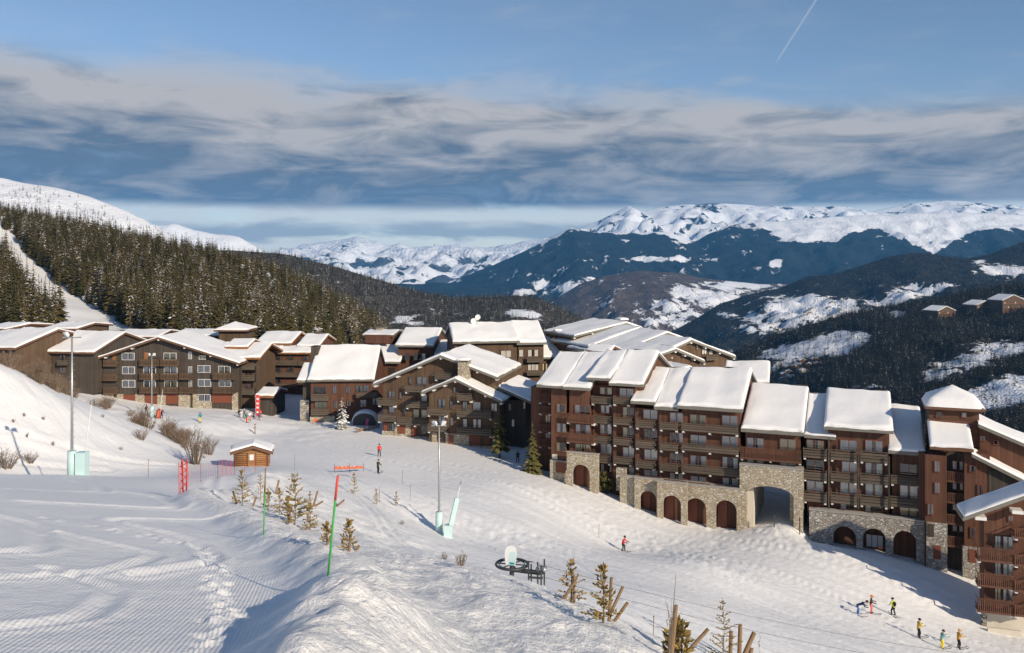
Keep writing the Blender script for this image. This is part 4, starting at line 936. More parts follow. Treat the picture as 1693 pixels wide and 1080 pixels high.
def end_block():
    b = Bld('stair_tower_block', 'tall red-brown stair block with hipped snowy tower at the right end of the long building', 1565, 900, 99, -22, zr=7)
    ZB = -9.0
    # tower with a hipped cap
    v = 3.0; uL, zE = b.fp(1529, 672, v - 0.8); uR, _ = b.fp(1630, 674, v - 0.8); uP, zP = b.fp(1579, 652, v + 3.2); d = uR - uL
    A = [(uL, v - 0.8, zE), (uR, v - 0.8, zE), (uR, v - 0.8 + d, zE), (uL, v - 0.8 + d, zE)]; P = (uL + d / 2, v - 0.8 + d / 2, zE + 1.7)
    mb = MB(); mb.add(A + [P] + [(q[0], q[1], q[2] - 0.3) for q in A], [(0, 1, 4), (1, 2, 4), (2, 3, 4), (3, 0, 4), (0, 5, 6, 1), (1, 6, 7, 2), (2, 7, 8, 3), (3, 8, 5, 0), (5, 8, 7, 6)]); ro = mb.build('tower_roof', M['fascia_brown'], b.root)
    sv = []; n = 13
    for j in range(n):
        for i in range(n):
            a, c = i / (n - 1), j / (n - 1); e = min(a, 1 - a, c, 1 - c) * 2; q = Vector(A[0]) * (1 - a) * (1 - c) + Vector(A[1]) * a * (1 - c) + Vector(A[2]) * a * c + Vector(A[3]) * (1 - a) * c
            sv.append((q.x, q.y, zE + 1.7 * e + 0.62 * (1 - (1 - min(1, e * 4)) ** 2.4) ** 0.5 + 0.1 * float(pnoise(np.array([q.x * .6]), np.array([q.y * .6]))[0]) * e + 0.02))
    mb = MB(); mb.v = sv; mb.f = [(j * n + i, j * n + i + 1, (j + 1) * n + i + 1, (j + 1) * n + i) for j in range(n - 1) for i in range(n - 1)]; mb.m = [0] * len(mb.f); mb.build('snow_cap', M['snow_roof'], ro, True, fix=False)
    b.box('tower_wall', uL + 0.5, uR - 0.6, v, v + d - 1.6, ZB, zE - 0.2, 'wood_red_h'); b.win(1590, 1598, 683, 690.5, v, n=1) if False else None
    b.zr = None; b.win(1590, 1598, 682, 690.5, v, n=1, cur=1.0); b.win(1548, 1558, 681, 690, v, n=1, cur=0.0); b.zr = 7
    b.house_u(350, 612, 358, 216, 3.4, ZB, v0=0.0, over=0.8, T=0.6, back=False, yR=366, side=0.4, mat='fascia_brown', wallv=2.4)
    wl, _ = b.fp(1529, 800, 0); wr, _ = b.fp(1565, 800, 0); zt = b.fp(1547, 752, 0)[1]
    b.box('link_wall', b.fp(1519, 800, 0.6)[0], wl + 0.3, 0.6, 3.5, ZB, zt, 'wood_red')
    b.box('wall', wl, wr, -0.3, 4, ZB, zt, 'wood_red'); b.wins([(378, 410, 440, 505), (380, 410, 568, 632), (338, 370, 695, 760)], v=-0.3, n=1)
    b.pbox('stone_base', 330, 455, 810, 1062, -0.55, 1.0, 'stone_grey', 2); b.pbox('shutter', 335, 375, 815, 890, -0.62, 0.08, 'wood_dark'); b.pbox('shutter', 370, 415, 945, 1025, -0.62, 0.08, 'shutter')
    # stair recess with balconies
    b.pbox('dark_recess_panel', 446, 560, 390, 1072, 1.6, 0.5, 'wood_dark', 2); b.bals([(447, 553, 505, 566), (447, 553, 632, 692), (447, 553, 760, 818), (455, 553, 890, 952)], v=1.6, dep=1.5, style='slat', beams=False); b.wins([(485, 553, 440, 492), (485, 553, 570, 612), (485, 553, 695, 735), (485, 553, 822, 860)], v=1.6)
    wl, _ = b.fp(1594, 800, 0.2); wr, _ = b.fp(1636, 800, 0.2); b.box('wall', wl, wr, -0.1, 5, ZB, b.fp(1612, 750, 0)[1], 'wood_red'); b.wins([(587, 625, 468, 505), (635, 668, 582, 648), (592, 622, 835, 898)], v=-0.1, n=1)
    b.pbox('stone_base', 547, 660, 955, 1078, -0.4, 1.0, 'stone_grey', 2); b.pbox('shutter', 583, 630, 968, 1045, -0.47, 0.08, 'shutter')
    # gable wall falling to the right with two snowy pent roofs
    def pent(xa, ya, xb, yb, v, dep, T, drop):
        ua, za = b.fp(*b.p(xa, ya), v - 0.7); ub, zb_ = b.fp(*b.p(xb, yb), v - 0.7); k = (zb_ - za) / (ub - ua); ub2 = ub + 7; zb2 = zb_ + k * 7
        b.roof([(ub2, v - 0.7, zb2), (ub2, v + dep, zb2), (ua, v + dep, za), (ua, v - 0.7, za)], T)
        b.walls([([(ua + 0.2, ZB), (ua + 0.2, za - 0.3), (ub2 - 0.6, zb2 - 0.3), (ub2 - 0.6, ZB)], 'v', v, v + dep - 0.3)], 'wood_red' if drop else 'wood_red_h')
    pent(640, 222, 911, 338, 2.6, 8, 0.55, True); pent(600, 398, 911, 556, 0.0, 2.55, 0.55, False)
    b.wins([(650, 680, 290, 318), (730, 762, 318, 342)], v=2.6, n=1); b.pbox('dark_recess_panel', 700, 850, 500, 660, -0.15, 0.1, 'wood_dark')  # flat panel on the wall face, a recess's shade put into its dark colour
    b.win(855, 905, 590, 640, -0.15)
end_block()

def corner_chalet():
    b = Bld('corner_chalet', 'red-brown chalet cut by the right frame edge, slatted balconies over a plastered base', 1640, 1040, 86, -18, zr=8, wall='wood_red')
    ZB = -4.0; v0 = 0.0
    uL, zL = b.fp(1592, 856, -1.6); uR, zR = b.fp(1700, 818, -1.6); k = (zR - zL) / (uR - uL); uP = uL + 9.0; zP = zL + k * 9.0
    b.roof([(uL, 2.6, zL), (uL, -1.6, zL), (uP, -1.6, zP), (uP, 2.6, zP)], 0.45, mat='fascia'); b.roof([(uP + 9, -1.6, zL), (uP + 9, 2.6, zL), (uP, 2.6, zP), (uP, -1.6, zP)], 0.45)
    wl = b.fp(1627, 950, 0)[0]; b.walls([([(wl, 1.6), (wl, zL + k * (wl - uL) - .3), (uP, zP - .3), (uP + 8, zL), (uP + 8, 1.6)], 'v', 0, 2.2)], 'wood_red')
    b.box('plaster_base', wl + 0.02, uP + 7.9, 0.05, 2.1, ZB, 1.595, 'plaster'); b.box('garden_wall', wl + 0.1, wl + 3.0, -1.2, -0.9, ZB, 0.55, 'plaster')
    mb = MB()
    for q in range(9): mb.box(wl - 0.22 + 0.12 * (q % 2), wl + 0.25, -0.06, 0.5, -1 + q * 0.3, -1 + q * 0.3 + 0.28)
    mb.build('quoin', M['stone_grey'], b.root)
    mb = MB()
    for x in (820, 1095):
        u, z = b.fp(*b.p(x, 82 if x < 900 else 36), -1.4); b.box('purlin', u - 0.5, u + 0.5, -1.35, 0.1, z - 0.16, z + 0.16, 'beam_white')
    b.wins([(920, 965, 205, 312), (920, 965, 405, 502), (920, 965, 590, 692)], n=1, frame='frame_brown'); b.wins([(980, 1055, 210, 322), (980, 1055, 410, 508), (980, 1055, 600, 702)], n=2, frame='frame_brown'); b.win(1022, 1060, 58, 102, n=1)
    b.bals([(790, 1062, 300, 402), (792, 1062, 492, 592), (792, 1062, 682, 784)], dep=1.5, style='slat'); b.bals([(1066, 1180, 160, 228), (1066, 1180, 350, 432), (1066, 1180, 540, 624), (1066, 1180, 725, 806)], dep=1.7, style='slat')
    for x in (1062,):
        pass
corner_chalet()

# ---- twin gabled chalet in the middle
def twin_chalet():
    b = Bld('twin_gabled_chalet', 'dark twin-gabled chalet with two stone chimneys in the middle of the village', 700, 735, 140, -14, zr=3, wall='wood_brown', trim='frame_brown')
    ZB = -3.0
    big = b.house_v((148, 522), (615, 322), (1010, 475), 15, ZB, v0=1.2, over=1.6, side=1.2, T=0.55, wR=12.5)
    sm = b.house_v((480, 578), (715, 482), (1040, 640), 13.0, ZB, v0=-1.4, over=1.5, side=0.9, T=0.5)
    # long right slope reaching back towards the apartment building
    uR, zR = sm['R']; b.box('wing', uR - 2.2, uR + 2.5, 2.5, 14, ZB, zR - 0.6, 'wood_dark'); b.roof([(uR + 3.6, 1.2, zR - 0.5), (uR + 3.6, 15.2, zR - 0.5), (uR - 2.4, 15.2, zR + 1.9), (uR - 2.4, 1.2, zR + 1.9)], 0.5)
    for L, v in (([(262, 302, 568, 618), (263, 302, 672, 722), (335, 350, 575, 620), (362, 378, 680, 735), (455, 523, 470, 527), (402, 418, 468, 520), (485, 525, 590, 640), (485, 525, 695, 750), (430, 470, 692, 750)], 1.2),
                 ([(602, 648, 622, 682), (603, 648, 740, 797), (683, 700, 635, 690), (685, 704, 750, 805), (840, 892, 642, 702), (840, 895, 760, 822), (965, 1005, 652, 707), (770, 800, 640, 702), (770, 800, 758, 820), (706, 720, 540, 575)], -1.4)): b.wins(L, v=v)
    b.bals([(185, 302, 618, 668), (185, 310, 726, 778), (378, 560, 636, 686), (315, 562, 752, 804), (370, 490, 528, 576), (575, 735, 440, 490)], v=1.2, dep=1.3)
    b.bals([(525, 655, 682, 736), (525, 655, 798, 848), (727, 965, 698, 752), (727, 965, 818, 872), (727, 828, 584, 636)], v=-1.4, dep=1.3)
    for x0, x1, y0, y1, v in ((215, 298, 842, 890, 1.0), (300, 410, 788, 898, 1.0), (440, 555, 880, 915, 1.0), (555, 592, 852, 952, -1.6), (650, 812, 862, 990, -1.6), (835, 1000, 946, 1000, -1.6)): b.pbox('stone_base', x0, x1, y0, y1, v, 0.6, 'stone', 2)
    for x0, x1, y0, y1, v in ((225, 252, 785, 842, 1.1), (322, 372, 800, 860, 0.9), (415, 450, 800, 892, 1.1), (670, 702, 868, 940, -1.7), (812, 892, 875, 950, -1.5), (920, 952, 885, 982, -1.5)): b.pbox('shutter', x0, x1, y0, y1, v, 0.08, 'shutter')
    b.wins([(258, 298, 788, 840), (485, 525, 805, 862)], v=1.15); b.win(975, 1030, 893, 955, -1.5)
    b.wins([(1083, 1102, 655, 702), (1105, 1124, 762, 812), (1185, 1200, 640, 690)], v=2.5, n=1); 
    for g, px, py0, py1, w in ((big, 768, 596, 617, 1.7), (sm, 822.5, 621, 637, 1.3)):
        k = (g['P'][1] - g['R'][1]) / (g['R'][0] - g['P'][0])
        for v in np.linspace(-1, 14, 300):       # first point of the right slope seen at the chimney foot
            u, z = b.fp(px, py1, v)
            if u > g['P'][0] and z <= g['P'][1] - k * (u - g['P'][0]) + 0.45: break
        b.chimney(px, py0, py1, float(v) + w / 2, w)

twin_chalet()

# ---- wide gabled chalet on the left
def wide_chalet():
    b = Bld('wide_gabled_chalet', 'wide dark-boarded gabled chalet with stone base at the head of the piste', 262, 668, 169, -3, zr=1, wall='wood_dark', trim='beam_white')
    g = b.house_v((475, 402), (1005, 222), (1524, 388), 13, -3.0, over=1.4, side=1.3, T=0.5, mat='fascia_brown')
    b.wins([(778, 855, 322, 366), (1043, 1122, 322, 366), (1200, 1220, 315, 360), (1268, 1308, 338, 362), (527, 608, 415, 457), (622, 645, 415, 457), (780, 858, 410, 455), (915, 992, 410, 452), (1046, 1128, 410, 455), (1200, 1222, 410, 452), (1260, 1338, 402, 446), (1392, 1466, 406, 450),
            (780, 860, 495, 540), (917, 990, 497, 540), (1048, 1128, 497, 540), (1203, 1222, 497, 538), (1262, 1342, 490, 534), (1395, 1470, 495, 534), (530, 605, 505, 540), (1265, 1340, 586, 628)], n=2)
    b.pbox('door', 715, 738, 332, 372, -0.06, 0.08, 'wood_orange'); b.pbox('door', 915, 940, 318, 364, -0.06, 0.08, 'wood_orange')
    b.bals([(655, 745, 366, 406), (885, 1012, 362, 404), (1018, 1136, 362, 404), (655, 745, 456, 498), (885, 1012, 450, 490), (1018, 1132, 450, 490), (1140, 1226, 450, 490), (1352, 1496, 448, 490), (655, 745, 540, 582), (885, 1012, 538, 578), (1018, 1132, 538, 578), (1140, 1226, 538, 578), (1352, 1496, 536, 578), (510, 650, 456, 500)], style='slat', mat='wood_brown', dep=1.2, beams=False)
    for x0, x1, y0, y1 in ((655, 722, 584, 650), (742, 782, 584, 650), (860, 918, 584, 652), (1000, 1052, 584, 655), (1135, 1208, 584, 658), (1226, 1262, 584, 658), (1475, 1512, 575, 660), (1262, 1345, 632, 660), (782, 860, 636, 655)): b.pbox('stone_pier', x0, x1, y0, y1, -0.25, 0.3, 'stone', 2)
    for x0, x1, y0, y1 in ((782, 860, 588, 636), (918, 1000, 586, 650), (1052, 1134, 585, 645), (1345, 1474, 582, 640), (1228, 1260, 584, 632)): b.pbox('shutter', x0, x1, y0, y1, -0.1, 0.09, 'shutter')
    mb = MB()
    for x in (885, 1010, 1138, 1228): u, _ = b.fp(x / 3.848, 600, -0.1); mb.box(u - 0.13, u + 0.13, -0.18, 0.0, 0.0, 9.2 if x == 1010 else 7.4)
    mb.build('wall_post', M['wood_dark'], b.root)
    # low annex on its right with a striped awning wall
    a = Bld('gallery_annex', 'small snow-roofed annex with open wooden galleries right of the wide chalet', 412, 668, 172, -3, zr=1, wall='wood_brown')
    a.house_u(1345, 1655, 352, 262, 6, -3, over=1.2, T=0.5, mat='wood_orange', side=1.6); a.house_u(1430, 1575, 285, 236, 4, -2, v0=3, over=0.6, T=0.4, mat='wood_orange')
    a.bals([(1535, 1625, 455, 500), (1535, 1625, 545, 590), (1535, 1640, 392, 430)], dep=1.6, beams=False); a.wins([(1560, 1600, 440, 470), (1560, 1600, 520, 556)])
    mb = MB()
    for x in (1535, 1632): u, _ = a.fp(x / 3.848, 640, -1.6); mb.box(u - 0.12, u + 0.12, -1.7, -1.5, -1.5, 8.0)
    mb.build('gallery_post', M['wood_dark'], a.root)
    t = Bld('square_tower', 'small square tower with pyramid snow cap behind the wide chalet', 381, 660, 195, 0, zr=None, wall='wood_brown')
    uL, zE = t.fp(353, 546, 0); uR, _ = t.fp(409, 546, 0); d = uR - uL; A = [(uL, 0, zE), (uR, 0, zE), (uR, d, zE), (uL, d, zE)]
    for i in range(4):
        p, q = A[i], A[(i + 1) % 4]; t.roof([p, q, (uL + d / 2 + .01, d / 2, zE + 1.4), (uL + d / 2 - .01, d / 2, zE + 1.4)], 0.45, open_sides=(True, True), mat='fascia_brown')
    t.box('wall', uL + 0.9, uR - 0.9, 0.9, d - 0.9, -6, zE - 0.2, 'wood_brown')
wide_chalet()

# ---- chalets behind and beside
def simple(name, label, px, py, Y, yaw, houses, wins=(), bals=(), wall='wood_brown', zr=None, ZB=-6, mat='fascia', style='board', extra=None, trim='frame_brown'):
    b = Bld(name, label, px, py, Y, yaw, wall=wall, zr=zr, trim=trim)
    for h in houses:
        kw = dict(h[5]) if len(h) > 5 else {}; kw.setdefault('T', 0.5); kw.setdefault('mat', mat); b.house_u(h[0], h[1], h[2], h[3], h[4], ZB, **kw)
    for w in wins: b.win(*w)
    for q in bals: b.bal(*q, style=style, beams=False)
    if extra: extra(b)
    return b
simple('edge_chalet', 'brown boarded chalet at the left frame edge behind the shrubs', 30, 600, 160, -14, [(-260, 162, 372, 160, 10, dict(side=0.6)), (-150, 90, 262, 175, 6, dict(v0=10))], [(30, 62, 405, 440), (120, 145, 405, 440)], zr=9, mat='fascia_brown')
simple('lean_to_chalet', 'dark chalet with a broad snow roof and lit windows between edge chalet and wide chalet', 110, 600, 168, -10, [(468, 1050, 418, 195, 9, dict(side=0.7)), (205, 500, 545, 300, 7, dict(v0=1.0, over=0.6, back=False))], [(668, 730, 452, 520), (668, 735, 590, 655), (560, 580, 440, 500), (560, 580, 590, 640), (425, 450, 615, 655), (455, 508, 590, 655)], [(635, 745, 522, 570)], zr=9, mat='fascia_brown', wall='wood_dark', style='board')
simple('upper_left_chalet', 'low snow-roofed chalet behind the lean-to chalet, under the spruces', 110, 575, 192, -8, [(485, 850, 160, 92, 6, dict(side=0.8)), (500, 800, 270, 195, 5, dict(v0=-5))], zr=9, mat='fascia_brown')
simple('far_left_chalet', 'snow-covered roof cut by the left frame edge, farthest back', 10, 570, 190, -16, [(-200, 60, 160, 100, 6, dict()), (-240, 92, 268, 180, 6, dict(v0=-6))], zr=9, mat='fascia_brown')
simple('long_roof_chalet', 'long flat-looking snow roof right behind the wide chalet', 250, 590, 200, -2, [(186, 262, 557, 546, 6, dict()), (284, 362, 555, 545.5, 6, dict())], ZB=-8, mat='fascia_brown')
simple('stacked_gallery_chalet', 'brown chalet with two snow roofs and stacked galleries left of the broad-roofed chalet', 465, 660, 186, -4,
       [(102, 385, 316, 232, 6, dict(v0=3, mat='wood_orange')), (424, 602, 338, 250, 6, dict(v0=3, mat='wood_orange')), (148, 280, 372, 335, 3, dict(back=False, mat='wood_orange', T=0.4)), (268, 530, 390, 340, 3, dict(back=False, mat='wood_orange', T=0.4))],
       [(265, 300, 420, 448), (355, 405, 415, 448), (265, 305, 505, 540), (355, 405, 500, 540), (150, 200, 405, 445), (150, 200, 500, 545), (270, 305, 595, 625), (475, 515, 420, 448)], [(130, 230, 448, 486), (240, 430, 450, 490), (130, 230, 540, 576), (240, 430, 545, 582), (130, 430, 630, 662), (436, 500, 455, 492), (436, 500, 545, 582)], zr=2, wall='wood_red', ZB=-3, style='board')
def ex5(b):
    b.pbox('stone_base', 528, 720, 882, 940, -0.3, 0.6, 'stone', 2); b.pbox('stone_base', 450, 520, 760, 890, 0.6, 0.6, 'stone_grey', 2)
    b.pbox('dormer', 535, 590, 345, 440, 5.5, 3.0, 'wood_dark'); b.pbox('panel', 555, 590, 905, 928, -0.36, 0.05, 'orange_cloth')
    u, z = b.fp(*b.p(455, 605), -0.5); b.box('side_wing', u, u + 3.2, 1.5, 8, -3, z - 0.3, 'wood_dark'); b.roof([(u - 0.8, -0.2, z - 0.1), (u + 3.4, -0.2, z - 0.1), (u + 3.4, 6, z + 2.2), (u - 0.8, 6, z + 2.2)], 0.45)
simple('broad_roof_chalet', 'chalet with one broad snow slope facing the piste behind the white-dusted fir', 565, 697, 158, 2, [(508, 1028, 604, 345, 9, dict(T=0.7, yR=594))],
       [(560, 655, 655, 712), (705, 735, 648, 708), (808, 838, 648, 705), (565, 660, 770, 825), (715, 740, 765, 820), (815, 845, 760, 805), (918, 965, 755, 812), (885, 935, 645, 695), (945, 985, 642, 695), (1015, 1055, 745, 795)], [(535, 672, 714, 766), (535, 672, 828, 878), (885, 1050, 700, 742)], zr=2, wall='wood_red', ZB=-2.5, extra=ex5)
def ex6(b):
    b.chimney(628, 541, 549, 8, 1.3, snow=False); b.pbox('gable_wall', 955, 1150, 255, 320, 3.5, 0.3, 'wood_red')
simple('stepped_roof_chalet', 'brown chalet with three stepped snow roofs behind the twin-gabled chalet', 655, 640, 176, -8, [(935, 1175, 250, 214, 4, dict(v0=5, T=0.25)), (1188, 1488, 335, 205, 7, dict(v0=1, T=0.6)), (948, 1228, 462, 335, 5, dict(v0=0, T=0.55, back=False)), (1450, 1620, 410, 300, 6, dict(v0=3))],
       [(1265, 1300, 395, 448), (1335, 1425, 395, 450), (1010, 1098, 512, 572), (1140, 1190, 505, 560)], zr=2, wall='wood_red', ZB=-4, extra=ex6)
def ex8(b):
    b.chimney(922, 547, 566, 5, 1.2, mat='wood_red'); mb = MB()
    for x, y, r in ((790, 524.5, 0.55), (783, 531, 0.6)):
        u, z = b.fp(x, y, 6); mb.tube([(u, 6, z), (u, 6, z - 2.5)], 0.05, 6); n = 10
        vs = [(u + r * math.cos(2 * math.pi * i / n), 5.95, z + r * math.sin(2 * math.pi * i / n)) for i in range(n)] + [(u, 6.15, z)]; mb.add(vs, [(i, (i + 1) % n, n) for i in range(n)])
    mb.build('satellite_dish', M['lamp_white'], b.root, fix=False)
simple('valley_edge_chalet', 'brown chalet with satellite dishes and a long snow roof at the valley edge', 830, 620, 166, 10, [(700, 1163, 234, 108, 7, dict(T=0.8, yR=222)), (1140, 1346, 238, 96, 7, dict(T=0.7)), (1318, 1472, 335, 200, 6, dict(v0=2, T=0.6))],
       [(1030, 1102, 288, 335), (1155, 1185, 282, 332), (1215, 1288, 282, 330), (1215, 1290, 378, 425), (1315, 1350, 378, 425), (760, 830, 262, 290)], [(1060, 1140, 340, 372), (1210, 1315, 332, 372), (1210, 1320, 428, 462)], zr=3, wall='wood_brown', ZB=-4, extra=ex8)
def cluster():
    specs = [('(A', (948, 556), (1036, 534), (1062, 543), 172, 12, 'small rearmost snow-roofed chalet of the stepped row at the valley edge'),
             ('(B', (972, 574), (1058, 542), (1090, 556), 166, 14, 'second chalet of the stepped row, long snow roof with dark fascia'),
             ('(C', (1010, 588), (1104, 550), (1166, 574), 158, 15, 'third chalet of the stepped row, largest snow roof with grey fascia'),
             ('(D', (1072, 596), (1144, 562), (1217, 590), 150, 14, 'chalet with a broad brown gable and balcony at the right of the stepped row'),
             ('(E', (1040, 604), (1118, 577), (1167, 598), 143, 10, 'low brown gable just behind the long apartment building')]
    for k, L, P, Rr, Y, dep, lab in specs:
        b = Bld('stepped_row_chalet', lab, P[0], 620, Y, 26, wall='wood_brown', trim='frame_brown'); g = b.house_v(L, P, Rr, dep, -7, over=0.9, side=0.6, T=0.5)
        if k == '(D':
            b.wins([(1160, 1168, 577, 586), (1172, 1178, 579, 587), (1150, 1154, 570, 578)]); b.bal(1168, 1188, 586, 596, style='board', beams=False); b.chimney(1117, 564, 574, 3, 1.5, mat='fascia')
        if k == '(A': b.chimney(1028, 529, 534, 5, 1.8, mat='stone')
        if k == '(E': b.win(1108, 1113, 589, 594)
    c = Bld('dormer_chalet', 'small snow-capped dormer roof between two big snow roofs of the long building', 988, 600, 134, -22, wall='wood_red'); c.house_u(964, 1006, 585, 572, 3, -5, T=0.5, mat='fascia_brown')
    c = Bld('hidden_roof_chalet', 'snow roof peeping between the long building and the brown gables', 1240, 625, 132, -18, wall='wood_brown'); c.house_u(1195, 1272, 632, 600, 6, -6, T=0.6)
    c = Bld('low_roof_chalet', 'low chalet roof half hidden behind the ridge of the long building', 1140, 625, 136, 20, wall='wood_brown'); c.house_v((1118, 612), (1142, 607), (1172, 622), 6, -5, over=0.6, T=0.4)
cluster()

# ------------------------------------------------------------------ log hut by the run
def log_hut():
    b = Bld('log_hut', 'small log cabin with snow roof standing alone beside the piste', 415, 774, 99, 13, cat='hut', wall='wood_log')
    g = b.house_v((380, 748), (418, 737), (451, 747), 2.6, -0.8, over=0.5, side=0.55, T=0.42, mat='fascia_brown', purlins=False)
    ul, ur = g['ul'], g['ur']; zt = g['L'][1] - 0.15; mb = MB()
    n = 9
    for i in range(n): z = -0.1 + (zt + 0.15) * (i + 0.5) / n; mb.tube([(ul - 0.18, -0.02, z), (ur + 0.18, -0.02, z)], 0.115, 7); mb.tube([(ul - 0.02, -0.18, z + 0.1), (ul - 0.02, 2.2, z + 0.1)], 0.115, 7); mb.tube([(ur + 0.02, -0.18, z + 0.1), (ur + 0.02, 2.2, z + 0.1)], 0.115, 7)
    mb.build('log_wall', M['wood_log'], b.root, True)
    for uu in (ul + 0.05, ur - 0.05): b.box('corner_post', uu - 0.1, uu + 0.1, -0.24, -0.12, -0.6, zt + 0.1, 'wood_brown')
    uc = (ul + ur) / 2; d = b.box('door', uc - 0.42, uc + 0.42, -0.2, -0.1, -0.5, 1.75, 'wood_log')
    b.box('door_frame', uc - 0.5, uc - 0.42, -0.22, -0.1, -0.5, 1.83, 'wood_brown'); b.box('door_frame', uc + 0.42, uc + 0.5, -0.22, -0.1, -0.5, 1.83, 'wood_brown')
    b.box('notice', uc - 0.22, uc + 0.22, -0.215, -0.2, 0.95, 1.6, 'lamp_white', d)
log_hut()

# ------------------------------------------------------------------ flood-light masts and snow lances
def mast(px, Y, top_py, label, lean=(0, 0), zoff=0.0):
    p = gpt(px, Y); H = (-(top_py - YH) / F * Y) - p.z; r = empty('floodlight_mast', p); tag(r, label, 'floodlight', 'floodlight masts along the run')
    mb = MB(); mb.tube([(0, 0, -0.5), (0, 0, H * 0.5), (0, 0, H)], [0.13, 0.10, 0.07], 8); mb.build('pole', M['metal_grey'], r, True)
    mb = MB(); mb.bar((-0.75, 0, H - 0.05), (0.75, 0, H - 0.05), 0.1, 0.1); mb.build('crossarm', M['metal_grey'], r)
    for sx in (-1, 1):
        mb = MB(); c = Vector((sx * 0.42, -0.1, H + 0.22)); f = Vector((sx * 0.55, -0.6, -0.55)).normalized(); s = f.cross(Vector((0, 0, 1))).normalized(); u = s.cross(f)
        vs = [c + s * (a * 0.26) + u * (q * 0.22) + f * 0.1 for a, q in ((-1, -1), (1, -1), (1, 1), (-1, 1))] + [c + s * (a * 0.17) + u * (q * 0.15) - f * 0.16 for a, q in ((-1, -1), (1, -1), (1, 1), (-1, 1))]
        mb.add(vs, [(0, 1, 2, 3), (7, 6, 5, 4), (0, 4, 5, 1), (1, 5, 6, 2), (2, 6, 7, 3), (3, 7, 4, 0)]); mb.build('lamp_head', M['lamp_white'], r)
    mb = MB(); mb.tube([(0, 0, -0.3), (0, 0, 1.0), (0, 0, 1.95)], [0.36, 0.36, 0.34], 14); mb.build('padding', M['padding'], r, True)
    mb = MB(); [mb.bar((0.11, 0, 2.6 + 0.5 * k), (0.24, 0, 2.6 + 0.5 * k), 0.025, 0.025) for k in range(int((H - 3.2) / 0.5))]; mb.build('climbing_rung', M['metal_grey'], r)
    return r
def lance(px, py, Y, tx, ty, label, pad=2.0, lean_pad=False):
    p = gpt(px, Y); t = at(tx, ty, Y + 0.2) - p; r = empty('snow_lance', p); tag(r, label, 'snow lance', 'snow-making lances')
    mb = MB(); mb.tube([(0, 0, -0.2), tuple(t * 0.4), tuple(t)], [0.06, 0.05, 0.035], 6); mb.build('lance_tube', M['lance_white'], r, True)
    mb = MB(); mb.box(-0.4, 0.4, -0.4, 0.4, -0.3, pad if not lean_pad else 1.15); mb.build('padding', M['padding'], r)
    if lean_pad: mb = MB(); mb.bar(tuple(t * 0.22), tuple(t * 0.72), 0.42, 0.42); mb.build('sleeve', M['padding'], r)
    mb = MB(); d = t.normalized(); mb.tube([tuple(t - d * 0.25), tuple(t + d * 0.12)], 0.08, 8); mb.build('nozzle', M['metal_grey'], r)
mast(119, 70, 557, 'tall floodlight mast with pale blue padding on the left bank'); lance(136, 783, 70, 152, 664, 'leaning white snow lance in a square pale blue pad beside the left mast', 1.9)
mast(251, 148, 588, 'floodlight mast in front of the wide gabled chalet'); lance(263, 688, 148, 269, 645, 'thin white snow lance in front of the wide gabled chalet', 0.9)
mast(726, 83, 703, 'floodlight mast with pale blue padding in the middle of the piste'); lance(741, 882, 82, 762, 798, 'leaning snow lance in a pale blue sleeve beside the middle mast', 1.2, True)

# ------------------------------------------------------------------ nets, banners, poles
def net_roll():
    p = gpt(303, 46); r = empty('net_bundle', p); tag(r, 'bundle of red safety-net poles at the edge of the groomed run', 'safety net'); rs = random.Random(4)
    for k in range(6): mb = MB(); x = -0.2 + 0.08 * k; mb.tube([(x, rs.uniform(-.1, .1), -0.3), (x + rs.uniform(-.05, .05), rs.uniform(-.1, .1), 1.75 + rs.uniform(-.15, .15))], 0.022, 5); mb.build('pole', M['red_pole'], r, True)
    mb = MB()
    for k in range(60):
        a = k * 0.21 * 2; rr = 0.10 + 0.002 * k; z = 0.05 + 0.026 * k; mb.bar((rr * math.cos(a), rr * math.sin(a) * 0.6, z), (rr * math.cos(a + 1.9), rr * math.sin(a + 1.9) * 0.6, z + 0.12), 0.02, 0.02)
    mb.build('rolled_net', M['net_red'], r)
net_roll()
def net_fence(pts, label, h=1.35, name='net_fence', mat='net_red', step=0.22, posts=True, bar=0.012):
    P = [Vector(q) for q in pts]; r = empty(name, P[0]); tag(r, label, 'net fence'); mb = MB(); pm = MB(); o = P[0]
    for a, c in zip(P[:-1], P[1:]):
        L = (c - a).length; n = max(2, int(L / step))
        for i in range(n + 1):
            q = a + (c - a) * i / n - o; mb.bar(q + Vector((0, 0, 0.1)), q + Vector((0, 0, h)), bar, bar)
        for k in range(7): z = 0.12 + (h - 0.14) * k / 6; mb.bar(a - o + Vector((0, 0, z)), c - o + Vector((0, 0, z)), bar, bar)
        m = max(1, int(L / 2.2))
        for i in range(m + 1): q = a + (c - a) * i / m - o; pm.tube([q + Vector((0, 0, -0.3)), q + Vector((0, 0, h + 0.12))], 0.016, 5)
    mb.build('net', M[mat], r); pm.build('fence_pole', M['red_pole'], r)
net_fence([gpix(311, 806), gpix(332, 798), gpix(360, 792), gpix(388, 785), gpix(440, 779)], 'low red safety net running from the pole bundle to the log hut', step=0.45, bar=0.005)
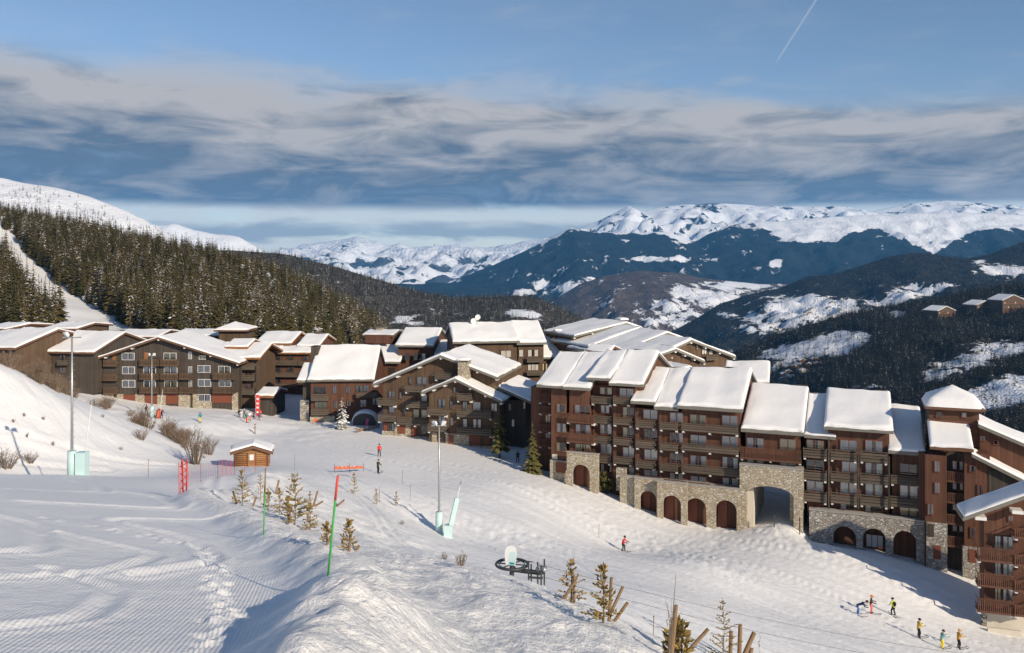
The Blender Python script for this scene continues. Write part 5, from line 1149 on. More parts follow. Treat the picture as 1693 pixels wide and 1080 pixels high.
def banner():
    a, c = gpix(553, 782), gpix(601, 780); r = empty('orange_barrier', a); tag(r, 'long low orange barrier banner lying across the piste below the hut', 'barrier'); mb = MB(); d = c - a; n = 14
    vs = []
    for i in range(n + 1): q = d * (i / n); vs += [(q.x, q.y, q.z + 0.38 + 0.04 * math.sin(i * 1.9)), (q.x, q.y, q.z + 0.72 + 0.06 * math.sin(i * 1.3))]
    mb.add(vs, [(2 * i, 2 * i + 2, 2 * i + 3, 2 * i + 1) for i in range(n)]); o = mb.build('cloth', M['orange_cloth'], r, fix=False)
    mb = MB()
    for i in range(1, n - 1, 2): q = d * ((i + 0.2) / n); e = d.normalized(); k = Vector((e.y, -e.x, 0)) * 0.02; mb.add([q + k + Vector((0, 0, .55)), q + e * .16 + k + Vector((0, 0, .55)), q + e * .16 + k + Vector((0, 0, .76)), q + k + Vector((0, 0, .76))], [(0, 1, 2, 3)])
    mb.build('printed_mark', M['lamp_white'], r, fix=False)
    for q in (Vector((0, 0, 0)), d * 0.5, d): mb = MB(); mb.tube([q + Vector((0, 0, -0.3)), q + Vector((0, 0, 1.05))], 0.025, 5); mb.build('post', M['metal_dark'], r, True)
banner()
def marker(px, Y, H, lean, label, red=0.2, rad=0.02, mats=('green_pole', 'red_pole')):
    p = gpt(px, Y); r = empty('piste_marker', p); tag(r, label, 'piste pole'); t = Vector((lean, 0, H)); mb = MB(); mb.tube([(0, 0, -0.3), tuple(t * (1 - red))], rad, 7); mb.build('shaft', M[mats[0]], r, True)
    mb = MB(); mb.tube([tuple(t * (1 - red) - t * 0.02), tuple(t)], rad * 1.15, 7); mb.build('tip', M[mats[1]], r, True)
marker(540, 18, 2.15, 0.24, 'near green piste pole with a red tip at the run edge', 0.22, 0.024)
marker(435.5, 27, 2.1, 0.07, 'thinner green piste pole with a wooden tip by the saplings', 0.34, 0.02, ('green_pole', 'wood_post'))
for px, py, h, lab in ((487, 778, 1.6, 'thin dark pole just right of the hut'), (990, 890, 1.5, 'thin pole on the piste right of the skier in red'), (627, 830, 1.4, 'thin pole on the bank edge left of the middle mast'), (678, 828, 1.6, 'thin pole on the bank left of the middle mast'), (1080, 1062, 1.3, 'thin short pole beside the nearest stakes'), (665, 800, 1.6, 'thin pole on the slope above the middle mast'), (245, 790, 1.5, 'thin bamboo pole near the left mast')):
    p = gpix(px, py, 40); r = empty('thin_pole', p); tag(r, lab, 'pole'); mb = MB(); mb.tube([(0, 0, -0.2), (0.03, 0, h)], 0.022, 5); mb.build('shaft', M['wood_post'], r, True); mb = MB(); mb.tube([(0.03, 0, h), (0.032, 0, h + 0.06)], 0.028, 5); mb.build('cap', M['rubber'], r)

# ------------------------------------------------------------------ drag lift
def drag_lift():
    p = gpix(853, 957, 40); p.z += 0.1; r = empty('lift_station', p, R(-12)); tag(r, 'dark drag-lift return wheel with a pale shield board, just over the bank', 'ski lift')
    mb = MB(); n = 28; Rr = 0.95; zc = 0.75
    ring = [(Rr * math.cos(2 * math.pi * i / n) - 0.25, Rr * math.sin(2 * math.pi * i / n), zc) for i in range(n + 1)]; mb.tube(ring, 0.075, 6, cap=False); ring2 = [(0.8 * x - 0.05, 0.8 * y, z) for x, y, z in ring]; mb.tube(ring2, 0.03, 5, cap=False)
    for k in range(6): a = 2 * math.pi * k / 6; mb.bar((-0.25, 0, zc), (Rr * math.cos(a) - 0.25, Rr * math.sin(a), zc), 0.07, 0.05)
    mb.build('return_wheel', M['metal_dark'], r, True)
    mb = MB(); mb.tube([(-0.25, 0, -0.5), (-0.25, 0, zc + 0.1)], 0.14, 8); mb.bar((-0.25, 0, 0.42), (1.6, 0, 0.36), 0.22, 0.2); mb.bar((0.8, -0.4, 0.2), (1.7, -0.4, 0.2), 0.1, 0.1); mb.bar((0.8, 0.4, 0.2), (1.7, 0.4, 0.2), 0.1, 0.1)
    for x, y, h in ((0.85, -0.4, 1.15), (1.25, 0.4, 0.85), (1.6, -0.4, 0.95), (1.65, 0.4, 1.05), (0.85, 0.4, 0.7)): mb.bar((x, y, -0.5), (x, y, h), 0.08, 0.08)
    mb.bar((0.65, -0.4, 1.12), (1.08, -0.4, 1.12), 0.07, 0.05); mb.bar((1.25, 0.4, 0.6), (1.7, 0.4, 0.6), 0.06, 0.06); mb.bar((0.85, -0.4, 0.55), (1.6, -0.4, 0.55), 0.06, 0.06); mb.build('frame', M['metal_dark'], r)
    for x in (1.35, 1.72): mb = MB(); mb.tube([(x, -0.25, 0.62), (x, 0.25, 0.62)], 0.13, 10); mb.build('pulley', M['metal_grey'], r, True)
    out = [(-0.31, 0.78), (-0.36, 1.1), (-0.38, 1.45), (-0.33, 1.72), (-0.2, 1.9), (0.0, 1.96), (0.2, 1.9), (0.31, 1.74), (0.34, 1.45), (0.31, 1.1), (0.26, 0.78)]
    mb = MB(); mb.prism([(x - 0.25, z) for x, z in out], 'v', -0.28, -0.2); o = mb.build('shield_board', M['lamp_white'], r)
    mb = MB(); mb.prism([(-0.42, 0.8), (-0.02, 0.8), (0.06, 1.15), (0.05, 1.55), (-0.12, 1.62), (-0.34, 1.5), (-0.40, 1.1)], 'v', -0.286, -0.281); mb.build('printed_panel', M['padding'], o)
    mb = MB(); mb.prism([(-0.33, 0.82), (-0.04, 0.84), (-0.03, 0.95), (-0.33, 0.97)], 'v', -0.292, -0.287); mb.build('printed_band', M['teal_print'], o)
    A = p + Vector((0.2, -0.9, 0.75)); B = p + Vector((0.2, 0.9, 0.78)); E = at(1600, 1108, 58); E2 = at(1600, 1082, 61)
    c = empty('lift_cable', A); tag(c, 'thin drag-lift cable loop running down to the bottom right', 'cable')
    for P, Q in ((A, E), (B, E2)):
        mb = MB(); mb.tube([P + (Q - P) * (i / 10.0) - A - Vector((0, 0, 1.1 * 4 * (i / 10) * (1 - i / 10) * 0.5)) for i in range(11)], 0.010, 4); mb.build('strand', M['rubber'], c)
    for f, drop, lab in ((0.30, 1.75, 'drag-lift hanger with round button beside the nearest saplings'), (0.50, 2.3, 'drag-lift hanger near the bottom edge right of the stakes'), (0.80, 1.9, 'drag-lift hanger below the skiers in yellow')):
        q = A + (E - A) * f - Vector((0, 0, 1.1 * 4 * f * (1 - f) * 0.5)); h = empty('lift_hanger', q); tag(h, lab, 'lift hanger'); mb = MB(); mb.tube([(0, 0, 0), (0.02, 0, -0.35), (-0.03, 0, -0.7)], 0.012, 5); mb.tube([(-0.03, 0, -0.7), (0.03, 0, -drop)], 0.022, 6); mb.build('rod', M['metal_grey'], h, True)
        mb = MB(); mb.tube([(-0.04, 0, -0.58), (-0.03, 0, -0.9)], [0.07, 0.045], 8); mb.build('spring_box', M['metal_grey'], h, True); mb = MB(); mb.tube([(0.03, 0, -drop), (0.03, 0, -drop - 0.06)], 0.13, 10); mb.build('button_seat', M['rubber'], h, True)
m_plain('teal_print', (0.02, 0.28, 0.36), 0.5)
drag_lift()

# ------------------------------------------------------------------ things at the head of the piste
def street_things():
    p = gpix(405, 668, 120); r = empty('snow_gun', p, R(-20)); tag(r, 'white fan snow gun parked at the corner of the wide chalet', 'snow gun')
    mb = MB(); mb.tube([(0, -0.5, 1.55), (0, -0.45, 1.5), (0, 0.7, 1.3), (0, 0.75, 1.3)], [0.66, 0.7, 0.52, 0.3], 14); mb.build('barrel', M['lamp_white'], r, True); mb = MB(); mb.tube([(0, -0.51, 1.55), (0, -0.3, 1.52)], [0.55, 0.5], 12); mb.build('fan', M['metal_dark'], r)
    mb = MB(); mb.tube([(0, 0, -0.3), (0, 0, 0.9)], 0.1, 6); [mb.bar((0, 0, 0.4), (0.9 * math.cos(a), 0.9 * math.sin(a), -0.1), 0.09, 0.09) for a in (0.5, 2.6, 4.7)]; mb.build('stand', M['metal_dark'], r)
    p = gpix(426, 691, 120); r = empty('feather_flag', p); tag(r, 'tall red vertical banner flag with pale print beside the skiers', 'flag'); mb = MB(); mb.tube([(-0.42, 0, -0.3), (-0.42, 0, 4.3)], 0.035, 6); mb.build('pole', M['metal_grey'], r)
    mb = MB(); n = 10; vs = []
    for i in range(n + 1): z = 0.35 + 3.9 * i / n; y = 0.06 * math.sin(i * 0.9); w = 0.42 if i < n else 0.1; vs += [(-0.4, y, z), (w, y + 0.03, z)]
    mb.add(vs, [(2 * i, 2 * i + 1, 2 * i + 3, 2 * i + 2) for i in range(n)]); mb.build('cloth', M['net_red'], r, fix=False)
    mb = MB(); [mb.box(-0.2, 0.22, -0.1, -0.07, z, z + 0.32) for z in (0.9, 1.75, 2.5, 3.35)]; mb.build('printed_mark', M['lamp_white'], r)
    p = gpix(377, 672, 120); r = empty('notice_board', p); tag(r, 'white notice board on posts against the stone base of the wide chalet', 'sign'); mb = MB(); mb.box(-0.6, 0.6, -0.03, 0.03, 0.55, 1.95); mb.build('panel', M['lamp_white'], r)
    for x in (-0.62, 0.62): mb = MB(); mb.box(x - 0.05, x + 0.05, -0.05, 0.05, -0.4, 2.05); mb.build('post', M['wood_brown'], r)
    mb = MB(); [mb.box(-0.45, 0.45 - 0.2 * (k % 2), -0.036, -0.031, 0.75 + 0.17 * k, 0.80 + 0.17 * k) for k in range(6)]; mb.build('printed_line', M['metal_grey'], r)
    k = Bld('ticket_kiosk', 'small dark kiosk with a sloping snow roof behind the red banner', 437, 690, 166, -6, cat='kiosk', wall='wood_dark'); k.house_u(421, 452, 655, 642, 3, -2.5, T=0.5, mat='wood_orange')
    p = gpix(602, 704, 120); r = empty('arched_shelter', p, R(5)); tag(r, 'low arched shelter with blue-shaded snow beside the white-dusted fir', 'shelter'); n = 12; mb = MB(); w = 1.95
    arc = [(w * math.cos(math.pi * i / n), 0.75 + 1.35 * math.sin(math.pi * i / n)) for i in range(n + 1)]; mb.prism(arc + [(-w, -0.4), (w, -0.4)], 'v', 0.3, 3.2); mb.build('body', M['metal_dark'], r)
    mb = MB(); vs = []
    for j, y in enumerate((0.15, 0.3, 1.6, 3.1, 3.3)):
        for i in range(n + 1): t = 0.26 if 0 < j < 4 else 0.05; a = math.pi * i / n; vs.append(((w + t) * math.cos(a), y, 0.75 + (1.35 + t) * math.sin(a) + 0.03))
    mb.add(vs, [(j * (n + 1) + i, j * (n + 1) + i + 1, (j + 1) * (n + 1) + i + 1, (j + 1) * (n + 1) + i) for j in range(4) for i in range(n)]); mb.build('snow_cap', M['snow_roof'], r, True, fix=False)
    mb = MB(); mb.add([(0.1, 0.1, -0.1), (0.6, 0.1, -0.1), (0.85, 0.2, 1.2), (0.35, 0.2, 1.2)], [(0, 1, 2, 3)]); mb.build('pink_banner', M['pink'], r, fix=False)
    p = gpix(262, 692, 100); r = empty('rescue_sledge', p); tag(r, 'orange-red covered sledge standing by the mast before the wide chalet', 'sledge'); mb = MB(); mb.tube([(0, 0, -0.1), (0.05, 0, 0.6), (0.12, 0, 1.35), (0.2, 0, 1.6)], [0.36, 0.5, 0.48, 0.2], 9); mb.build('cover', M['orange_cloth'], r, True); mb = MB(); mb.bar((-0.3, -0.5, -0.1), (0.2, -0.5, 1.8), 0.06, 0.06); mb.bar((0.3, -0.5, -0.1), (0.4, -0.5, 1.8), 0.06, 0.06); mb.build('runner', M['metal_dark'], r)
    # low fence of rough planks beside the shelter
    a, c = gpix(590, 716, 100), gpix(627, 708, 100); r = empty('plank_fence', a); tag(r, 'low weathered plank fence in front of the twin-gabled chalet', 'fence'); d = c - a
    for k in range(3): mb = MB(); mb.bar(Vector((0, 0, 0.15 + 0.22 * k)), d + Vector((0, 0, 0.15 + 0.22 * k)), 0.04, 0.14); mb.build('plank', M['wood_post'], r)
    for f in (0, 0.5, 1): mb = MB(); q = d * f; mb.box(q.x - 0.06, q.x + 0.06, q.y - 0.06, q.y + 0.06, q.z - 0.3, q.z + 0.85); mb.build('post', M['wood_post'], r)
m_plain('pink', (0.55, 0.10, 0.25), 0.6)
street_things()

# ------------------------------------------------------------------ plants near the run
def shrub_mesh(seed, H, W, stems):
    rs = random.Random(seed); mb = MB()
    for k in range(stems):
        a = rs.uniform(0, 6.28); r = W * rs.random() ** 0.6; b0 = Vector((0.25 * r * math.cos(a), 0.25 * r * math.sin(a), -0.15)); h = H * (0.55 + 0.45 * rs.random()) * (1 - 0.3 * r / W)
        tip = Vector((r * math.cos(a), r * math.sin(a), h)); mid = b0.lerp(tip, 0.5) + Vector((rs.uniform(-.1, .1), rs.uniform(-.1, .1), 0.12 * H)); mb.tube([b0, mid, tip], [0.020, 0.014, 0.006], 3, cap=False)
        for q in range(6):
            f = rs.uniform(0.25, 0.95); s = b0.lerp(mid, f * 2) if f < 0.5 else mid.lerp(tip, f * 2 - 1); e = s + Vector((rs.uniform(-1, 1), rs.uniform(-1, 1), rs.uniform(0.1, 1.0))).normalized() * H * rs.uniform(0.10, 0.26); mb.tube([s, e], [0.009, 0.005], 3, cap=False)
    return mb.mesh('twigs', M['twig'], fix=False)
SHRUBS = [shrub_mesh(s, h, w, n) for s, h, w, n in ((1, 1.5, 1.0, 34), (2, 1.9, 1.2, 44), (3, 1.2, 0.9, 28), (4, 2.2, 1.0, 40))]
GRASS = [shrub_mesh(s, 0.7, 0.35, 12) for s in (11, 12)]
def shrub(p, k, s, label, group=None, meshes=SHRUBS, name='bare_shrub'):
    o = link(name, meshes[k % len(meshes)], None, p); o.scale = (s, s, s); o.rotation_euler = (0, 0, k * 1.7); tag(o, label, 'shrub', group); return o
def shrubs():
    rs = random.Random(9)
    big = [(322, 768, 2.2, 'large frosted bare shrub at the foot of the hill right of the mast shadow'), (345, 752, 1.4, 'frosted bare shrub just left of the log hut'), (298, 735, 1.3, 'bare shrub on the bank below the wide chalet'), (233, 728, 1.2, 'bare shrub in the middle of the snowy hillside'), (10, 775, 1.9, 'bare shrub cut by the left frame edge near the run'), (50, 765, 1.1, 'bare shrub left of the tall mast foot'), (108, 612, 2.2, 'tall thin bare shrub against the lean-to chalet')]
    for px, py, s, lab in big: shrub(gpix(px, py, 20), rs.randint(0, 9), s, lab)
    for i in range(46):
        px = rs.uniform(0, 312); py = np.interp(px, [0, 100, 180, 300], [604, 650, 680, 733]); p = gpix(px, py + 1.5, 60); d = rs.uniform(0.5, 9) * (1 - px / 500); x = p.x * (1 + d / p.y); y = p.y + d
        shrub(Vector((x, y, gz(x, y) - 0.1)), i, rs.uniform(0.8, 1.7), 'bare brown shrub in the thicket along the crest of the snowy hill', 'thicket along the hill crest')
    for i in range(10):
        px, py = rs.uniform(245, 345), 0; py = np.interp(px, [245, 345], [700, 765]) + rs.uniform(-6, 8); shrub(gpix(px, py, 60), i, rs.uniform(0.3, 0.65), 'small frosted bare shrub on the bank between the sledge and the hut', 'shrubs on the bank above the hut')
    for px, py, lab in ((72, 695, 'tuft of dry stems high on the snowy hill'), (22, 700, 'tuft of dry stems near the left edge of the hill'), (45, 722, 'pair of dry stems below the mast shadow'), (170, 690, 'dry stems just right of the snow lance'), (88, 738, 'dry tuft beside the mast shadow'), (200, 745, 'dry tuft on the lower hill right of the lance'), (665, 868, 'faint dry stems on the bank left of the middle mast'), (735, 925, 'dry tuft at the bank foot below the middle mast'), (762, 935, 'second dry tuft below the middle mast'), (40, 690, 'dry tuft above the mast shadow')):
        shrub(gpix(px, py, 20), int(px), 0.75, lab, None, GRASS, 'dry_tuft')
shrubs()
def sapling_mesh(seed, H, W, lv, per, clump=1.0):
    """young conifer: trunk, whorls of branches, each branch carrying short needle sprays"""
    rs = random.Random(seed); wd = MB(); nd = MB(); wd.tube([(0, 0, -0.3), (0.02 * H, 0, H * 0.5), (0, 0.01, H)], [0.030, 0.02, 0.006], 5)
    def spray(s, d, L):
        d = d.normalized(); x = d.cross(Vector((0, 0, 1))); x = x.normalized() if x.length > 0.05 else Vector((1, 0, 0)); y = x.cross(d)
        for q in range(3):
            a = q * math.pi / 3 + rs.random(); w = (x * math.cos(a) + y * math.sin(a)) * 0.026 * clump * rs.uniform(0.7, 1.3); nd.add([s, s + d * L * 0.45 + w, s + d * L, s + d * L * 0.45 - w], [(0, 1, 2, 3)])
    for l in range(lv):
        u = (l + 0.4) / lv; z = H * (0.06 + 0.9 * u); rr = W * (1 - u) ** 0.9 + 0.05
        for k in range(per):
            if rs.random() < 0.36: continue
            a = 6.283 * (k + rs.random() * 0.7) / per + l; L = rr * rs.uniform(0.55, 1.1); d = Vector((math.cos(a), math.sin(a), 0.10 + 0.75 * u)); s = Vector((0, 0, z)); e = s + d * L; wd.tube([s, s.lerp(e, 0.5) - Vector((0, 0, 0.04 * L)), e], [0.011, 0.008, 0.004], 3, cap=False)
            m = max(3, int(L / 0.055))
            for i in range(m):
                f = 0.15 + 0.85 * (i + rs.random()) / m; q = s.lerp(e, f); spray(q, d * 0.7 + Vector((rs.uniform(-1, 1), rs.uniform(-1, 1), rs.uniform(-.35, .8))) * 0.8, 0.10 * clump * rs.uniform(0.8, 1.4))
    for i in range(14): spray(Vector((0, 0, H * (0.55 + 0.45 * rs.random()))), Vector((rs.uniform(-1, 1), rs.uniform(-1, 1), 1.2)), 0.11 * clump)
    return wd.mesh('trunk', M['bark_pale'], True), nd.mesh('needles', M['needles_young'], fix=False)
SAP = {}
def sapling(px, py, hpx, label, kind, seed, y0=14, W=0.34, name='fir_sapling', y1=200):
    p = gpix(px, py, y0, y1); H = hpx / F * p.y; tm, nm = sapling_mesh(seed, H, H * W, *kind); r = empty(name, p); tag(r, label, 'sapling'); link('trunk', tm, r); link('needles', nm, r); return p
def stake(px, py, tx, ty, rpx, label, name='wooden_stake', y0=14, y1=200, dy=0.0):
    p = gpix(px, py, y0, y1); t = at(tx, ty, p.y + dy); rad = rpx * 0.82 / F * p.y; o = MB(); d = t - p; o.tube([tuple(-d.normalized() * 0.4), tuple(d * 0.5), tuple(d)], [rad, rad * 0.96, rad * 0.9], 9); m = o.mesh('stake', M['wood_post'], False); ob = link(name, m, None, p); tag(ob, label, 'stake'); return ob
def plants():
    full = (9, 6, 1.1); thin = (7, 5, 0.95); bushy = (8, 6, 1.2)
    for a in ((400, 836, 60, 'bushy young fir on the bank right of the red net bundle', full, 1), (430, 828, 44, 'thin frosted fir sapling behind the bushy young fir', thin, 2), (487, 868, 86, 'tallest fir sapling in the sapling cluster on the bank', (10, 7, 1.3), 3), (462, 850, 42, 'low fir left in the sapling cluster', bushy, 4), (443, 843, 34, 'low dark fir at the left end of the sapling cluster', bushy, 5), (512, 878, 44, 'low fir at the right end of the sapling cluster', bushy, 6), (540, 900, 34, 'small sparse sapling between the cluster and the green pole', thin, 7), (577, 910, 50, 'small fir sapling with a stump stake right of the green pole', (8, 6, 1.2), 8),
              (585, 818, 36, 'twin-topped sapling on the far slope edge below the barrier', (6, 6, 1.3), 9), (512, 846, 34, 'sparse sapling behind the sapling cluster', thin, 15), (475, 862, 40, 'low fir in the middle of the sapling cluster', bushy, 16)): sapling(*a)
    sapling(944, 996, 68, 'sparse fir sapling tied to two posts right of the lift wheel', (7, 6, 1.0), 10, W=0.40); sapling(997, 1030, 96, 'dense fir sapling beside leaning posts in the lower middle', (11, 7, 1.1), 11, W=0.30)
    sapling(1122, 1092, 62, 'young pine among stakes at the bottom edge', (6, 6, 2.1), 12, W=0.42, name='pine_sapling'); sapling(1195, 1095, 106, 'fir sapling at the bottom edge right of the young pine', (9, 7, 1.2), 13, W=0.36); sapling(655, 838, 24, 'tiny sapling on the slope edge left of the middle mast', thin, 14, 30); sapling(622, 835, 26, 'tiny broken sapling on the slope edge', thin, 17, 30)
    for a in ((391, 832, 385, 812, 2.0, 'short stake left of the bushy young fir'), (418, 838, 424, 822, 2.0, 'short stake right of the bushy young fir'), (437, 838, 438, 805, 2.0, 'upright stake by the thin green pole'), (456, 818, 461, 794, 2.2, 'split stake standing behind the cluster'), (478, 862, 480, 834, 2.4, 'upright stake inside the sapling cluster'), (518, 838, 525, 812, 2.2, 'stake leaning right behind the cluster'), (520, 838, 534, 829, 2.0, 'low slanting stake right of the cluster'), (540, 902, 547, 886, 2.6, 'short stake by the small sparse sapling'), (577, 912, 580, 884, 2.8, 'thick short stake behind the small fir right of the green pole'), (588, 910, 594, 902, 3.2, 'fallen stump log right of the green pole'),
              (556, 838, 569, 827, 2.0, 'slanting stick above the red-tipped pole'), (949, 998, 949, 952, 3.0, 'upright post behind the sparse sapling'), (932, 990, 951, 960, 3.0, 'post leaning across the sparse sapling'), (1007, 1028, 1011, 955, 3.6, 'tallest upright post beside the dense sapling'), (1008, 1018, 1030, 970, 3.4, 'post leaning right from the dense sapling'), (1016, 1028, 1038, 996, 3.6, 'lower forked log right of the dense sapling'), (1110, 1090, 1118, 1001, 4.4, 'tall upright stake with a pale band at the bottom edge'), (1132, 1085, 1140, 1045, 3.6, 'short stake inside the young pine'), (1134, 1082, 1171, 1040, 4.0, 'long pole leaning right from the young pine'), (1207, 1095, 1209, 1044, 4.2, 'upright stake just right of the bottom-edge fir'), (1222, 1098, 1224, 1033, 4.6, 'thick upright post at the bottom edge'), (1224, 1098, 1247, 1046, 5.0, 'thick split log leaning right at the bottom edge'), (1236, 1100, 1243, 1072, 4.6, 'stump leaning at the bottom edge under the split log')): stake(*a)
    p = gpix(1106, 1092, 14, 60); mb = MB(); rs = random.Random(3)
    for k in range(7):
        q = Vector((rs.uniform(-.06, .06), rs.uniform(-.1, .1), 0)); mb.tube([q, q + Vector((0.05, 0, 0.8)), q + Vector((rs.uniform(-.12, .2), 0, rs.uniform(1.0, 1.45)))], [0.012, 0.008, 0.003], 4, cap=False)
    mb.tube([(0, 0, 0), (0.08, 0, 0.9), (0.16, 0, 1.95)], [0.016, 0.012, 0.004], 4); o = mb.build('bare_sapling', M['twig']); o.location = p; tag(o, 'bare broadleaf whip with thin upright twigs beside the banded stake', 'sapling')
    # trees by the chalets
    wht = (crown_mesh('crown', 18, 5.6, 12, 10, 71, M['needles_white'], 0.03, 0.3), trunk_mesh('trunk', 18, 0.4, M['bark'])); TREES.append(wht)
    gy = (crown_mesh('crown', 18, 4.3, 14, 10, 72, M['needles_near'], 0.18, 0.4), trunk_mesh('trunk', 18, 0.4, M['bark'])); TREES.append(gy)
    gy2 = (crown_mesh('crown', 18, 4.9, 16, 11, 73, M['needles_near'], 0.05, 0.4), trunk_mesh('trunk', 18, 0.4, M['bark'])); TREES.append(gy2)
    make_tree('fir_tree', gpix(566, 709, 100), 5.8, 5, 0, 'fir thickly dusted with snow in front of the broad-roofed chalet'); make_tree('fir_tree', gpix(826, 757, 100), 8.6, 6, 1, 'slender green fir at the right corner of the twin-gabled chalet'); make_tree('fir_tree', gpix(880, 782, 100), 7.2, 7, 2, 'green fir in front of the left end of the long building')
    p = gpix(1003, 815, 100); r = empty('dwarf_pine', p); tag(r, 'spreading dwarf pine before the arcade of the long building', 'bush'); rs = random.Random(8); mb = MB(); wd = MB()
    for k in range(34):
        a = rs.uniform(0, 6.28); rr = 2.0 * rs.random() ** 0.6; e = Vector((rr * math.cos(a), rr * math.sin(a), 3.1 * (1 - 0.55 * (rr / 2.0) ** 2) * rs.uniform(0.55, 1.0))); wd.tube([(0, 0, -0.2), tuple(e * 0.5), tuple(e)], [0.05, 0.03, 0.01], 4, cap=False)
        for q in range(26):
            f = rs.uniform(0.35, 1.0); c = e * f + Vector((rs.uniform(-.22, .22), rs.uniform(-.22, .22), rs.uniform(-.12, .2))); d = Vector((rs.uniform(-1, 1), rs.uniform(-1, 1), rs.uniform(0, 1.3))).normalized(); x = d.orthogonal().normalized() * 0.11; mb.add([c - x, c + d * 0.3 - x * 0.3, c + d * 0.3 + x * 0.3, c + x], [(0, 1, 2, 3)])
    wd.build('branches', M['bark'], r); mb.build('needles', M['needles_near'], r, fix=False)
    for px, py, h in ((118, 560, 8), (144, 562, 6.5), (162, 562, 7.5), (172, 561, 8.5)): x = (px - CX) / F * 262; make_tree('spruce_tree', (x, 262, float(hill(np.array([x]), np.array([262.0]))[0])), h, px % 5, px, 'small dark spruce standing alone on the snow track behind the left chalets', 'lone spruces on the snow track')
    x = (215 - CX) / F * 290; make_tree('spruce_tree', (x, 290, float(hill(np.array([x]), np.array([290.0]))[0]) - 1), 13, 1, 1, 'tall spruce at the foot of the forest with a bare lower trunk')
m_tree('needles_near', (0.11, 0.105, 0.035), (0.15, 0.13, 0.045), 0.0, 3.0)
plants()
def far_houses():
    rs = random.Random(6)
    def house(px, py, Y, w, h, yaw, label, wall, group=None):
        p = layer_hit('village_slope', px, py + 5); r = empty('hillside_chalet', p, R(yaw)); k = p.y / Y; w *= k; h *= k; tag(r, label, 'chalet', group); d = w * 0.8
        mb = MB(); mb.prism([(-w / 2, -h), (-w / 2, h * 0.7), (0, h), (w / 2, h * 0.7), (w / 2, -h)], 'v', 0, d); mb.build('wall', M[wall], r)
        mb = MB(); mb.prism([(-w / 2 - 1, h * 0.7 - 0.5), (0, h + 0.6), (w / 2 + 1, h * 0.7 - 0.5), (w / 2 + 1, h * 0.7 + 0.5), (0, h + 1.5), (-w / 2 - 1, h * 0.7 + 0.5)], 'v', -1, d + 1); mb.build('roof', M['snow_roof'], r)
        if w > 14:
            for j in range(4):
                for i in range(6): mb = MB(); x = -w * 0.4 + w * 0.8 * i / 5; z = -h * 0.3 + j * h * 0.27; mb.box(x - 0.8, x + 0.8, -0.12, 0.0, z, z + 1.5); mb.build('window', M['frame_brown'] if (i + j) % 3 else M['curtain'], r)
                mb = MB(); mb.box(-w / 2, w / 2, -1.1, -0.13, -h * 0.3 + j * h * 0.27 - 0.9, -h * 0.3 + j * h * 0.27 - 0.1); mb.build('balcony', M['wood_orange'], r)
    for px, py, Y, w, h, yaw, lab in ((1565, 524, 900, 24, 9, 20, 'lone large orange chalet on the dark forest slope, leftmost of three'), (1630, 514, 920, 24, 9, 14, 'large chalet on the forest slope, middle of three'), (1676, 510, 880, 26, 11, 10, 'large orange chalet on the forest slope at the right frame edge')): house(px, py, Y, w, h * 1.5, yaw, lab, 'wood_brown')
    for i in range(26):
        px = rs.gauss(1300, 26); py = 603 + (px - 1300) * -0.10 + rs.uniform(-8, 14); house(px, py, 1000 + rs.uniform(-60, 60), rs.uniform(5, 9), rs.uniform(2.2, 4), rs.uniform(-30, 30), 'tiny snow-roofed chalet of the hamlet right of the brown gables', rs.choice(['wood_brown', 'plaster', 'wood_orange']), 'hamlet on the forest slope')
    for i in range(60):
        px = rs.gauss(1335, 32); py = 516 + abs(rs.gauss(0, 7)); Y = 3000
        xs, t, Yr, front, Z, sn = LAYERS['meadow_hill']; Y = Yr - front * rs.uniform(0.30, 0.62); x = (px - CX) / F * Y; k = np.argmin(np.abs(t - (Y - (Yr - front)) / front)); j = np.argmin(np.abs(xs - x)); p = Vector((x, Y, Z[k, j]))
        mb = MB(); w = rs.uniform(8, 14); mb.box(-w / 2, w / 2, 0, w, -5, 5); o = mb.build('valley_house', M['plaster']); o.location = p; tag(o, 'tiny pale house of the distant valley village', 'house', 'houses of the valley village')
        mb = MB(); mb.prism([(-w / 2 - 1, 5.02), (0, 9), (w / 2 + 1, 5.02)], 'v', -1, w + 1); mb.build('roof', M['fascia'], o)
far_houses()

